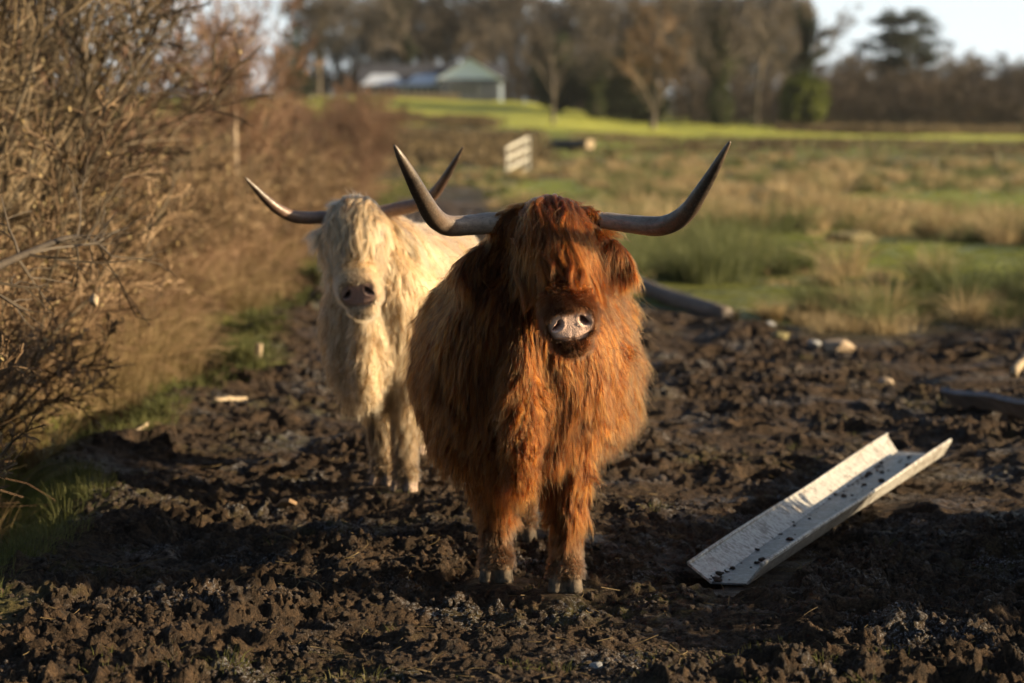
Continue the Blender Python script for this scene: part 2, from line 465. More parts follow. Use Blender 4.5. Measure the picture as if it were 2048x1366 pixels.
def build_grasses():
    rng = np.random.default_rng(77)
    def scatter(n, ymin, ymax, pw=1.0, side=.34):
        y = ymin * (ymax / ymin) ** (rng.random(n) ** pw); x = rng.uniform(-1, 1, n) * (side * y + .5); return x, y
    # rushes and rough grass of the right field (two colourings, one stuff object each)
    for nm, mat, n, seed, lab in (('rough_grass', 'straw', 6500, 101, 'straw coloured rough grass and dead rushes across the field on the right'),
                                  ('green_rushes', 'rush', 4500, 102, 'grey green rush tussocks across the field on the right')):
        x, y = scatter(n, 13, 125, .95)
        cl = fbm(x, y, 3.5, 3, seed) + .25 * fbm(x, y, .9, 2, seed + 5)
        keep = (mud_mask(x, y) < .3) & (moss_zone(x, y) < .62) & (x > edge_left(y) + .3 - np.maximum(y - 42, 0) * .12) & (cl > -.02)
        if nm == 'green_rushes': keep &= (x > .12 * y - 2) 
        x, y, cl = x[keep], y[keep], cl[keep]
        h = (.08 + .32 * np.clip(cl + .08, 0, 1)) * np.where(x < .0, .6, 1) * (1 - .45 * sstep(60, 110, y)) * rng.uniform(.7, 1.3, len(x)) * (.55 + .45 * sstep(14, 21, y))
        wid = .0028 * np.maximum(1, y / 16)
        near = y < 40
        parts = []
        for msk, nn in ((near, 40), (~near, 20)):
            P, R = blades(np.column_stack([x, y])[msk], nn, h[msk], (.07 + .10 * rng.random(msk.sum())) * np.maximum(1, y[msk] / 30), wid[msk], rng, .38, 4, big_z)
            parts.append(strands(P, R, 2)[:2])
        # big domed tussocks with dark gaps between them
        nt_ = 4600 if nm == 'rough_grass' else 3400
        x, y = scatter(nt_, 16, 110, .9); ok = (mud_mask(x, y) < .25) & (moss_zone(x, y) < .50) & (x > edge_left(y) + .6 - np.maximum(y - 42, 0) * .12) & (vn2(x / 1.6, y / 4.2, seed + 9) * .6 + vn2(x / 5, y / 9, seed + 19) * .6 > (-.05 if nm == 'rough_grass' else -.02)) & (y > edge_right(x) + .3)
        x, y = x[ok], y[ok]
        for msk, nn in ((y < 34, 150), (y >= 34, 60)):
            k = msk.sum(); sz = rng.uniform(.32, 1.0, k) ** 1.3 * (.55 + .45 * sstep(0, 4, (y - edge_right(x))[msk])) * np.where(x[msk] < 0, .6, 1)
            P, R = blades(np.column_stack([x, y])[msk], nn, np.where(y[msk] < 34, .66, .52) * sz, .22 * sz, .0030 * np.maximum(1, y[msk] / 15), rng, .55, 4, big_z)
            parts.append(strands(P, R, 2)[:2])
        V, Q = cat_meshes(parts)
        tag(mesh_np(nm, V, Q, MAT[mat], smooth=False), lab, 'grass', kind='stuff')
    # lush low grass of ditch and verge at the left
    n = 9000
    y = 7 * (70 / 7) ** rng.random(n); x = edge_left(y) - rng.uniform(-.16, .62, n) * (1 + .3 * sstep(20, 50, y))
    k = fbm(x, y, .5, 2, 511) > -.08; x, y = x[k], y[k]; n = len(x)
    P, R = blades(np.column_stack([x, y]), 12, rng.uniform(.02, .09, n) * (1 + y / 40), .05 + .002 * y, .0016 * np.maximum(1, y / 9), rng, .5, 3)
    V, Q, _ = strands(P, R, 2)
    tag(mesh_np('verge_grass', V, Q, MAT['grass'], smooth=False), 'short green grass in the shaded ditch beside the muddy track', 'grass', kind='stuff')
    # tall dead grass under the hedge
    n = 2600
    y = 7 * (60 / 7) ** rng.random(n); x = edge_left(y) - .36 - rng.gamma(2, .30, n) + .10 * np.sin(y * 3)
    k = fbm(x, y, .8, 3, 404) + rng.uniform(-.15, .15, n) > -.02; x, y = x[k], y[k]; n = len(x)
    P, R = blades(np.column_stack([x, y]), 42, rng.uniform(.12, .42, n), .14, .0020 * np.maximum(1, y / 9), rng, .42, 5)
    V, Q, _ = strands(P, R, 2)
    tag(mesh_np('dead_grass', V, Q, MAT['dead'], smooth=False), 'tall dead golden grass along the foot of the hedge', 'grass', kind='stuff')
    # tangle of thin bramble and grass stalks that fills the foot of the hedge
    for nm, mt, n, sd, lab in (('hedge_brambles', 'bramble', 19000, 61, 'tangle of thin tan bramble stalks filling the lower front of the hedge'), ('hedge_weeds', 'twig_red', 15000, 62, 'tangle of thin brown weed stalks low in the hedge')):
        rg = np.random.default_rng(sd)
        y = 7.2 * (56 / 7.2) ** rg.random(n); q = rg.random(n); x = edge_left(y) - .52 - 2.0 * q ** 1.3 - rg.gamma(1, .06, n)
        z = big_z(x, y) + rg.random(n) * (.12 + 1.1 * q) * (.75 + .7 * vn2(x / .6, y / .9, 63) * 2 * .5)
        L = rg.uniform(.14, .50, n) * (1 + y / 60); P = np.zeros((n, 5, 3)); P[:, 0] = np.column_stack([x, y, z]); d = rg.normal(0, 1, (n, 3)); d[:, 2] = np.abs(d[:, 2]) * .8 + .2; d /= np.linalg.norm(d, axis=1)[:, None]
        for k in range(1, 5):
            d = d + rg.normal(0, .16, (n, 3)); d[:, 2] -= .20; d /= np.linalg.norm(d, axis=1)[:, None]; P[:, k] = P[:, k - 1] + d * (L / 4)[:, None]
        P[:, :, 2] = np.maximum(P[:, :, 2], .0 + big_z(x, y)[:, None] * 1.0)
        V, Q, _ = strands(P, (.0016 * np.maximum(1, y / 12))[:, None] * np.linspace(1, .5, 5)[None, :], 3)
        tag(mesh_np(nm, V, Q, MAT[mt], smooth=False), lab, 'brambles', kind='stuff')
    # sparse tufts on the mud
    n = 900
    y = 5.6 + rng.random(n) ** 1.4 * 13; x = rng.uniform(-1, 1, n) * (.25 * y)
    cl = fbm(x, y, 1.0, 3, 303)
    keep = (cl > .12) | (rng.random(n) < .04)
    for (x0, y0, x1, y1, r, *_z) in FLATSEG:
        dx, dy = x1 - x0, y1 - y0; tt = np.clip(((x - x0) * dx + (y - y0) * dy) / (dx * dx + dy * dy), 0, 1)
        keep &= np.hypot(x - x0 - tt * dx, y - y0 - tt * dy) > r * 1.2
    x, y = x[keep], y[keep]
    P, R = blades(np.column_stack([x, y]), 16, rng.uniform(.015, .055, len(x)), .04, .0011 * np.maximum(1, y / 7), rng, .7, 3)
    V, Q, _ = strands(P, R, 2)
    tag(mesh_np('grass_tufts', V, Q, MAT['tuft'], smooth=False), 'short sparse tufts of grass poking out of the churned mud', 'grass', kind='stuff')
    # straw and root bits on the mud
    n = 1500
    y = 5.4 + rng.random(n) ** 1.6 * 9; x = rng.uniform(-1, 1, n) * (.25 * y)
    k = mud_mask(x, y) > .5; x, y = x[k], y[k]; n = len(x)
    z = full_z(x, y); a = rng.uniform(0, 6.28, n); L = rng.gamma(2, .007, n) + .006; t = np.linspace(-1, 1, 4)[None, :] + 0
    P = np.zeros((n, 4, 3)); bend = rng.normal(0, .4, (n, 1))
    P[:, :, 0] = x[:, None] + np.cos(a)[:, None] * L[:, None] * t - np.sin(a)[:, None] * L[:, None] * bend * t ** 2
    P[:, :, 1] = y[:, None] + np.sin(a)[:, None] * L[:, None] * t + np.cos(a)[:, None] * L[:, None] * bend * t ** 2
    P[:, :, 2] = z[:, None] + .004 + L[:, None] * rng.normal(0, .35, (n, 1)) * t + L[:, None] * .3
    V, Q, _ = strands(P, np.full((n, 4), .0011), 3)
    tag(mesh_np('straw_bits', V, Q, MAT['dead'], smooth=False), 'scraps of straw and root trodden into the mud', 'straw', kind='stuff')
# ------------------------------------------------------------------ cattle
def unit(v): v = np.asarray(v, float); return v / (np.linalg.norm(v) + 1e-12)

def loft(mb, C, ra, rb, side, n=20, sq=1.0):
    """closed tube with elliptical sections: ra along 'side', rb across it"""
    C = np.array(C, float); K = len(C)
    T = np.gradient(C, axis=0); V = []
    for i in range(K):
        t = unit(T[i]); s = unit(np.array(side) - t * np.dot(side, t)); u = np.cross(s, t)
        for j in range(n):
            q = 2 * math.pi * j / n; cx = math.cos(q); sy = math.sin(q)
            cx = math.copysign(abs(cx) ** sq, cx); sy = math.copysign(abs(sy) ** sq, sy)
            V.append(C[i] + ra[i] * cx * s + rb[i] * sy * u)
    Fc = [(i * n + j, i * n + (j + 1) % n, (i + 1) * n + (j + 1) % n, (i + 1) * n + j) for i in range(K - 1) for j in range(n)]
    Fc.append(tuple(range(n))[::-1]); Fc.append(tuple((K - 1) * n + j for j in range(n)))
    mb.add(V, Fc)

def ellipsoid(mb, c, R, axes=None, n=16):
    V = []; c = np.array(c, float); A = np.eye(3) if axes is None else np.array(axes)
    for i in range(1, n):
        th = math.pi * i / n
        for j in range(n):
            ph = 2 * math.pi * j / n
            l = np.array([math.sin(th) * math.cos(ph) * R[0], math.sin(th) * math.sin(ph) * R[1], math.cos(th) * R[2]])
            V.append(c + l @ A)
    top = len(V); V.append(c + np.array([0, 0, R[2]]) @ A); V.append(c - np.array([0, 0, R[2]]) @ A)
    Fc = [(i * n + j, (i + 1) * n + j, (i + 1) * n + (j + 1) % n, i * n + (j + 1) % n) for i in range(n - 2) for j in range(n)]
    Fc += [(top, j, (j + 1) % n) for j in range(n)] + [(top + 1, (n - 2) * n + (j + 1) % n, (n - 2) * n + j) for j in range(n)]
    mb.add(V, Fc)

class Cow:
    pass

def cow_body(cw, name, mat):
    """one continuous skin: trunk, neck, head, legs and cloven hooves fused into a single surface"""
    mb = MB(); k = cw.k; X = (1, 0, 0)
    tr = [(-.21, .60, .06, .10), (-.17, .60, .155, .25), (-.08, .63, .24, .345), (.08, .675, .290, .360), (.30, .665, .315, .370), (.60, .650, .335, .370),
          (.90, .655, .335, .360), (1.12, .70, .30, .33), (1.30, .75, .23, .26), (1.40, .78, .12, .14)]
    loft(mb, [(cw.bx(y), y, z * k) for y, z, a, b in tr], [a * cw.w for y, z, a, b in tr], [b * k for y, z, a, b in tr], X, 28)
    # brisket
    loft(mb, [(cw.bx(0) + cw.brx, -.17, .84 * k), (cw.bx(0) + cw.brx, -.22, .66 * k), (cw.bx(0) + cw.brx, -.235, .50 * k), (cw.bx(0) + cw.brx, -.20, .40 * k), (cw.bx(0) + cw.brx, -.10, .36 * k)],
         [.05, .055, .055, .045, .03], [.06, .07, .07, .06, .03], X, 14)
    P, a, u, r, L = cw.P, cw.a, cw.u, cw.r, cw.L
    # neck with the hump of the shoulder
    nb = P - u * .06 + a * .05
    loft(mb, [nb, nb * .62 + np.array([cw.bx(0), .02, .87 * k]) * .38, nb * .3 + np.array([cw.bx(.1), .10, .84 * k]) * .7, np.array([cw.bx(.25), .25, .80 * k])],
         [.10, .14, .20, .24], [.11, .17, .21, .20], r, 20)
    hd = [(-.10, -.04, .055, .045), (-.04, -.035, .085, .075), (.03, -.035, .105, .095), (.12, -.045, .112, .115), (.24, -.05, .115, .122), (.38, -.055, .105, .118),
          (.52, -.055, .085, .102), (.66, -.052, .071, .087), (.80, -.047, .077, .080), (.90, -.043, .082, .076), (.97, -.041, .076, .064), (1.015, -.040, .056, .046)]
    loft(mb, [P + a * s * L + u * o for s, o, w, h in hd], [w * cw.hs for s, o, w, h in hd], [h * cw.hs for s, o, w, h in hd], r, 24, .92)
    # lower jaw and chin
    loft(mb, [P + a * .45 * L - u * .12, P + a * .70 * L - u * .105, P + a * .90 * L - u * .104, P + a * .98 * L - u * .100],
         [.06, .055, .050, .032], [.045, .040, .036, .020], r, 14)
    # brow ridges
    for sg in (-1, 1): ellipsoid(mb, P + a * .33 * L + u * .028 + r * sg * .080, (.032, .04, .03))
    h0, h1 = cw.hornb
    loft(mb, [h0, h0 * .75 + h1 * .25 , h0 * .5 + h1 * .5, h0 * .25 + h1 * .75, h1], [.030, .045, .055, .045, .030], [.030, .045, .055, .045, .030], (0, 1, 0), 14)
    fa, fu = cw.padaxis
    ellipsoid(mb, cw.padc - fu * .078 - fa * .050, (.060 * cw.hs, .050, .040 * cw.hs))
    ellipsoid(mb, cw.padc - fu * .020 - fa * .055, (.086 * cw.hs, .052, .054 * cw.hs))
    # ears: flattened paddles that hang out and down
    cw.earc = []
    for sg, e0, e1 in cw.ears:
        d = unit(e1 - e0)
        loft(mb, [e0 - d * .03, e0 + (e1 - e0) * .15, e0 + (e1 - e0) * .45, e0 + (e1 - e0) * .75, e1, e1 + d * .02],
             [.020, .026, .042, .036, .016, .004], [.020, .018, .016, .012, .008, .003], (0, 0.3, 1), 14)
        cw.earc.append((e0, e1))
    # legs
    for (hx, hy, kx, ky, ex, ey, hind) in cw.legs:
        if not hind:
            pts = [(ex, ey, .62 * k), (ex, ey, .48 * k), (kx * .6 + ex * .4, ky, .40 * k), (kx, ky, .33 * k), (kx, ky, .29 * k), (hx * .5 + kx * .5, hy * .5 + ky * .5, .20 * k), (hx, hy + .015, .115), (hx, hy + .01, .085), (hx, hy, .055)]
            ra = [.10, .088, .060, .056, .052, .034, .037, .047, .046]; rb = [.12, .10, .066, .064, .056, .038, .044, .054, .052]
        else:
            pts = [(ex, ey - .02, .70 * k), (ex, ey - .02, .55 * k), (ex, ey + .05, .44 * k), (kx, ky + .10, .37 * k), (kx, ky + .085, .32 * k), (hx, hy + .05, .20 * k), (hx, hy + .02, .115), (hx, hy + .01, .085), (hx, hy, .055)]
            ra = [.12, .10, .066, .046, .044, .035, .037, .044, .042]; rb = [.16, .14, .085, .056, .052, .040, .044, .048, .048]
        ra = [q * 1.14 for q in ra]; rb = [q * 1.12 for q in rb]
        loft(mb, pts, ra, rb, X, 16)
        for sg in (-1, 1):   # the two claws of the hoof
            loft(mb, [(hx + sg * .021, hy + .03, .085), (hx + sg * .024, hy - .002, .060), (hx + sg * .027, hy - .016, .030), (hx + sg * .029, hy - .022, .004)],
                 [.020, .0245, .0265, .0275], [.034, .044, .054, .060], X, 12)
            ellipsoid(mb, (hx + sg * .024, hy + .06, .105), (.010, .012, .014), n=8)   # dew claws
    tmp = mb.build('tmp', mat)
    m = tmp.modifiers.new('r', 'REMESH'); m.mode = 'VOXEL'; m.voxel_size = .0065
    dg = bpy.context.evaluated_depsgraph_get()
    me = bpy.data.meshes.new_from_object(tmp.evaluated_get(dg)); bpy.data.objects.remove(tmp)
    n = len(me.vertices); V = np.zeros(n * 3); me.vertices.foreach_get('co', V); V = V.reshape(-1, 3)
    E = np.zeros(len(me.edges) * 2, np.int32); me.edges.foreach_get('vertices', E); E = E.reshape(-1, 2)
    deg = np.bincount(E.ravel(), minlength=n)[:, None]
    def smooth(V, it, w):
        for _ in range(it):
            S = np.zeros_like(V)
            for d in range(3): S[:, d] = np.bincount(E[:, 0], V[E[:, 1], d], n) + np.bincount(E[:, 1], V[E[:, 0], d], n)
            V = V + w * (S / np.maximum(deg, 1) - V)
        return V
    hoofz = sstep(.13, .06, V[:, 2])[:, None]; hz = (((V - (P + a * L)) @ a) > -.12)[:, None] & (np.linalg.norm(V - (P + a * L), axis=1) < .16)[:, None]
    S = smooth(V, 14, .6); S2 = smooth(V, 3, .5)
    wgt = np.clip(hoofz + hz * .8, 0, 1)
    V = S * (1 - wgt) + S2 * wgt
    # muzzle shaping in head coordinates: the pad looks along fa, fu is its upward direction
    fa, fu = cw.padaxis
    q = V - cw.padc
    pr = q @ r / cw.hs; pu = q @ fu / cw.hs; pf = q @ fa
    front = sstep(-.075, -.035, pf) * (np.hypot(pr, pu) < .10)
    # flatten the front of the nose into a broad pad
    fl = front * (1 - sstep(.045, .070, np.abs(pr))) * (1 - sstep(.035, .055, np.abs(pu)))
    V = V + fa[None, :] * (fl * np.clip(-.004 - 2.2 * pr ** 2 - pf, -.02, .03) * .8)[:, None]
    pad = front * (1 - sstep(.86, 1.10, ((np.abs(pr) / .061) ** 2.8 + (np.abs(pu + .003) / .044) ** 2.8) ** (1 / 3.2) + .10 * vn3(V * 70, 5))) * (1 - sstep(.028, .042, pu - .25 * np.abs(pr)))
    nost = np.zeros(n)
    for sg in (-1, 1):
        x = (pr * sg - .0385); yv = pu - .004
        xr = x * math.cos(.7) + yv * math.sin(.7); yr = -x * math.sin(.7) + yv * math.cos(.7)
        xr = xr - 14 * yr ** 2 + .002                       # comma shape
        comma = (xr / .0092) ** 2 + (yr / .0200) ** 2
        w = np.clip(1 - comma, 0, 1) ** .5 * front
        V = V - (fa * .8 + r * sg * -.25)[None, :] * (w * .030)[:, None]; nost = np.maximum(nost, np.clip(1.15 - comma, 0, 1) * 2 * front)
        rim = np.exp(-((np.sqrt(comma) - 1.5) / .35) ** 2) * front
        V = V + fa[None, :] * (rim * .0035)[:, None]
    nost = np.clip(nost, 0, 1)
    lip = np.exp(-((pu + .047 - .15 * np.abs(pr)) / .0045) ** 2) * front * (np.abs(pr) < .055)
    V = V - fa[None, :] * (lip * .009)[:, None]
    phil = np.exp(-(pr / .003) ** 2) * front * (pu < -.012); V = V - fa[None, :] * (phil * .002)[:, None]
    V[:, 2] = np.maximum(V[:, 2], 0)
    me.vertices.foreach_set('co', V.ravel())
    hoof = sstep(.060, .044, V[:, 2] + .020 * vn3(V * 45, 8))
    muz = sstep(.80, .97, ((V - P) @ a) / L) * (np.linalg.norm(V - (P + a * L), axis=1) < .2)
    dirt = sstep(.34, .10, V[:, 2])
    for an, av in (('pad', pad), ('nost', nost), ('hoof', hoof), ('muz', muz), ('dirt', dirt)):
        at = me.attributes.new(an, 'FLOAT', 'POINT'); at.data.foreach_set('value', av.astype(np.float32))
    me.polygons.foreach_set('use_smooth', [True] * len(me.polygons)); me.update(); me.materials.clear(); me.materials.append(mat)
    o = bpy.data.objects.new(name, me); COL.objects.link(o)
    cw.V = V; cw.me = me; cw.pad = pad; cw.muz = muz
    return o

def fur(cw, name, mat, n_child, n_guide, seed, parent, rad=.00055, lenk=1.0, K=9):
    rng = np.random.default_rng(seed)
    me = cw.me; me.calc_loop_triangles(); nt = len(me.loop_triangles)
    T = np.zeros(nt * 3, np.int32); me.loop_triangles.foreach_get('vertices', T); T = T.reshape(-1, 3)
    V = cw.V; A, B, C = V[T[:, 0]], V[T[:, 1]], V[T[:, 2]]
    NN = np.cross(B - A, C - A); ar = np.linalg.norm(NN, axis=1) / 2; NN /= (2 * ar[:, None] + 1e-12)
    P, a, u, r, L = cw.P, cw.a, cw.u, cw.r, cw.L
    padT = cw.pad[T].max(1); muzT = cw.muz[T].mean(1)
    def regions(X, N):
        q = X - P; s = (q @ a) / L; rad_ = np.linalg.norm(q - (s * L)[:, None] * a + u * .05, axis=1)
        head = (s > -.30) & (s < 1.2) & (rad_ < .16) & (((X - P) @ u) > -.20)
        ear = np.zeros(len(X), bool); earside = np.zeros(len(X))
        for i, (e0, e1) in enumerate(cw.earc):
            t = np.clip(((X - e0) @ (e1 - e0)) / ((e1 - e0) @ (e1 - e0)), 0, 1)
            m = (np.linalg.norm(X - e0 - t[:, None] * (e1 - e0), axis=1) < .05) & (t > .12)
            ear |= m; earside[m] = np.sign((e1 - e0) @ r)
        head &= ~ear
        z = X[:, 2] / cw.k
        leg = (z < .27) & ~ear & ~head
        lat = q @ r
        top = head & (s < .27) & ((q @ u) > -.075) & (np.abs(lat) < cw.topw)
        ln = np.full(len(X), .080)
        ln = np.where(z < .80, .090, ln); ln = np.where(z < .50, .085, ln); ln = np.where(z < .38, .070, ln)
        ln = np.where((X[:, 1] < .12) & (z > .80), .055, ln)
        ln = np.where((X[:, 1] < -.12) & (z < .85) & (np.abs(X[:, 0] - cw.bx(0) - cw.brx) < .09), .10, ln)
        ln = np.where(leg, .014 + .066 * sstep(.10, .24, z), ln)
        ln = np.where(head, .038, ln)
        ln = np.where(head & (s > .55), .038 - .030 * sstep(.55, .85, s), ln)
        ln = np.where(ear, .100, ln)
        ln = np.where(top, .085, ln)
        return dict(head=head, ear=ear, earside=earside, leg=leg, top=top, s=s, lat=lat, ln=ln * lenk, z=z)
    cen = (A + B + C) / 3
    R0 = regions(cen, NN)
    dens = ar * (1 - np.clip(padT * 3, 0, 1)) * (cen[:, 2] > .055) * np.clip(1 - (cen[:, 2] < .075) * .6, 0, 1)
    # the far side of the animal and its belly need fewer hairs, the head more
    vis = np.clip(.55 - NN[:, 1] * .9, .22, 1.3) * np.where(NN[:, 2] < -.6, .35, 1) * np.where(cen[:, 1] > .9, .45, 1)
    dens = dens * vis * np.where(R0['head'], 2.6, 1) * np.where(R0['ear'], 3.2, 1) * np.where(R0['leg'], 1.9, 1) * np.where(R0['top'], .60, 1)
    cum1 = np.cumsum(dens); cum1 /= cum1[-1]
    cum2 = np.cumsum(dens * np.where(R0['head'], .42, 1) * np.where(R0['top'], .42, 1) * np.where(R0['ear'], .6, 1)); cum2 /= cum2[-1]
    def sample(n, cum):
        ti = np.minimum(np.searchsorted(cum, rng.random(n)), nt - 1)
        w = rng.random((n, 2)); m = w.sum(1) > 1; w[m] = 1 - w[m]
        X = A[ti] + (B[ti] - A[ti]) * w[:, :1] + (C[ti] - A[ti]) * w[:, 1:]
        return X, NN[ti], ti
    bvh = BVHTree.FromPolygons([tuple(v) for v in V], [tuple(t) for t in T])
    hd_ = lambda q: q['head'] | q['ear'] | q['leg']
    Xg, Ng, tig = sample(n_guide, cum2)
    Rg = regions(Xg, Ng)
    G = np.zeros((n_guide, K, 3)); G[:, 0] = Xg
    down = np.array([0, 0, -1.0])
    ln = Rg['ln'] * rng.uniform(.7, 1.2, n_guide) * (1 + np.where(hd_(Rg), .3, .9) * vn3(Xg * 7, 901) + .5 * vn3(Xg * 17, 902))
    stp = ln / (K - 1)
    # start direction: out of the skin and along the lie of the coat
    lie = np.tile(down, (n_guide, 1)).astype(float)
    lie[:, 1] += .35 * (Xg[:, 1] > -.05)                 # flanks comb a little backwards
    lie += np.column_stack([Xg[:, 0] - cw.bx(.3), np.zeros(n_guide), np.zeros(n_guide)]) * 1.2 * (Xg[:, 2:3] > .8)
    hd = Rg['head']; lie[hd] = a[None, :] * .8 + down * .5
    chin = hd & (Rg['s'] > .72); lie[chin] = down * 1.0 + np.array([0, .6, 0])
    lie[hd] += r[None, :] * (np.sign(Rg['lat'][hd]) * .35)[:, None] * (Rg['s'][hd] < .7)[:, None]
    tp = Rg['top']
    # the fringe is parted a little left of the middle and swept over to the right
    sw = cw.sweep(Rg['lat'][tp], Rg['s'][tp], rng)
    lie[tp] = a[None, :] * 1.0 + u[None, :] * .25 + down * .25 + r[None, :] * sw[:, None]
    ea = Rg['ear']; lie[ea] = down * 1.0 + r[None, :] * (Rg['earside'][ea] * .35)[:, None] + np.array([0, -.10, 0])
    lie = lie / np.linalg.norm(lie, axis=1)[:, None]
    tan = lie - Ng * (lie * Ng).sum(1)[:, None]; tan /= np.linalg.norm(tan, axis=1)[:, None] + 1e-6
    lift = np.where(hd & ~tp, .20 - .10 * sstep(.6, .8, Rg['s']), np.where(Rg['leg'], .40, np.where(tp, .75, .62))) * rng.uniform(.6, 1.3, n_guide)
    D = tan + Ng * lift[:, None]; D /= np.linalg.norm(D, axis=1)[:, None]
    ph = rng.uniform(0, 6.28, (n_guide, 3)); clump_h = rng.random(n_guide).astype(np.float32)
    wav = np.where(tp, .95, np.where(Rg['leg'], .60, .38)) * rng.uniform(.3, 1.5, n_guide)
    curly = (np.abs(Xg[:, 0] - cw.bx(0) - cw.brx) < .10) & (Xg[:, 1] < -.08) & (Xg[:, 2] < .72 * cw.k) & ~hd & ~ea
    wav = np.where(curly, 1.15, wav); frq = np.where(curly, 1.1, .75)
    # larger locks: neighbouring guides lean together
    big = np.column_stack([vn3(Xg * 9 + 31 * j, 500 + j) for j in range(3)]) * 1.0 + np.column_stack([vn3(Xg * 22 + 31 * j, 520 + j) for j in range(3)]) * .9
    big[hd & ~tp] *= .30; big[hd & (Rg['s'] > .7)] *= .3; big[tp] *= 1.0
    D = D + big * 1.5; D /= np.linalg.norm(D, axis=1)[:, None]
    X = Xg.copy(); grav = np.where(hd & ~tp, .10, np.where(Rg['leg'], .16, np.where(tp, .30, .20)))
    for i in range(1, K):
        D = D + down * grav[:, None] + np.where(tp, .12, 0)[:, None] * lie
        wv = np.column_stack([np.sin(ph[:, j] + i * frq * (1.3 + .3 * j)) for j in range(3)]) * (wav * .55)[:, None]
        D2 = D + wv; D /= np.linalg.norm(D, axis=1)[:, None]; D2 /= np.linalg.norm(D2, axis=1)[:, None]
        X = X + D2 * stp[:, None]
        mar = .004 + .010 * (i / K) + np.where(tp, .010 * i / K + .004, 0)
        for g in range(n_guide):
            loc, nor, _, dist = bvh.find_nearest(X[g])
            if loc is None: continue
            l = np.array(loc); nn = np.array(nor); dd = float((X[g] - l) @ nn)
            if dd < mar[g] and dist < .08:
                X[g] = l + nn * mar[g]
                c = float(D[g] @ nn)
                if c < 0: D[g] -= nn * c * .9
        X[:, 2] = np.maximum(X[:, 2], .012)
        G[:, i] = X
    kd = KDTree(n_guide)
    for i in range(n_guide): kd.insert(Xg[i] + Ng[i] * .03, i)
    kd.balance()
    Xc, Nc, tic = sample(n_child, cum1)
    gi = np.zeros(n_child, np.int32); gi2 = np.zeros(n_child, np.int32); w2 = np.zeros(n_child)
    for i in range(n_child):
        f = kd.find_n(Xc[i] + Nc[i] * .03, 2)
        gi[i] = f[0][1]; gi2[i] = f[1][1]; w2[i] = .5 * f[0][2] / (f[1][2] + 1e-6)
    t = np.linspace(0, 1, K)
    g0 = G[gi] - G[gi, :1]; g1 = G[gi2] - G[gi2, :1]
    w2 = (w2 * .8)[:, None, None]
    lenv = np.clip(rng.normal(.92, .16, n_child), .35, 1.25)
    fly = rng.random(n_child) < .05
    rel = (g0 * (1 - w2) + g1 * w2) * lenv[:, None, None]
    Pc = Xc[:, None] + rel
    clump = (rng.uniform(.55, 1.0, n_child) * np.where(fly, .1, 1) * (1 - .9 * np.clip(muzT[tic] * 1.5, 0, 1)))[:, None] * (t ** .55)[None, :]
    tgt = G[gi][:, :1] * 0 + G[gi, 0][:, None] + rel
    Pc = Pc * (1 - clump[..., None]) + tgt * clump[..., None]
    # single hairs stray
    lc = np.linalg.norm(rel[:, -1], axis=1)
    str_ = rng.normal(size=(n_child, 1, 3)) * (lc * np.where(fly, .26, .030))[:, None, None] * (t ** 1.4)[None, :, None]
    wob = np.stack([np.sin(rng.uniform(0, 6.28, n_child)[:, None] + t[None, :] * rng.uniform(5, 13, n_child)[:, None]) for _ in range(3)], 2) * (lc * .028)[:, None, None] * t[None, :, None]
    Pc = Pc + str_ + wob
    Pc[..., 2] = np.maximum(Pc[..., 2], .008)
    Rr = regions(Xc, Nc)
    rv = rad * rng.uniform(.7, 1.35, n_child) * np.where(Rr['ln'] < .03, .7, 1)
    Rd = rv[:, None] * np.array([1 - .82 * x ** 1.6 for x in t])[None, :]
    hc = bpy.data.hair_curves.new(name); hc.add_curves([K] * n_child)
    hc.attributes['position'].data.foreach_set('vector', Pc.astype(np.float32).ravel())
    ra = hc.attributes.get('radius') or hc.attributes.new('radius', 'FLOAT', 'POINT')
    ra.data.foreach_set('value', Rd.astype(np.float32).ravel())
    dark = np.clip(muzT[tic] * 1.0, 0, 1)
    dirt = np.clip(sstep(cw.dz, cw.dz * .5, Xc[:, 2] + .10 * vn3(Xc * 14, 66)), 0, 1)
    for an, av in (('clump', clump_h[gi]), ('muz', dark), ('dirt', dirt), ('fringe', Rr['top'] * 1.0)):
        at = hc.attributes.new(an, 'FLOAT', 'CURVE'); at.data.foreach_set('value', av.astype(np.float32))
    hc.materials.append(mat)
    o = bpy.data.objects.new(name, hc); COL.objects.link(o); o.parent = parent
    return o

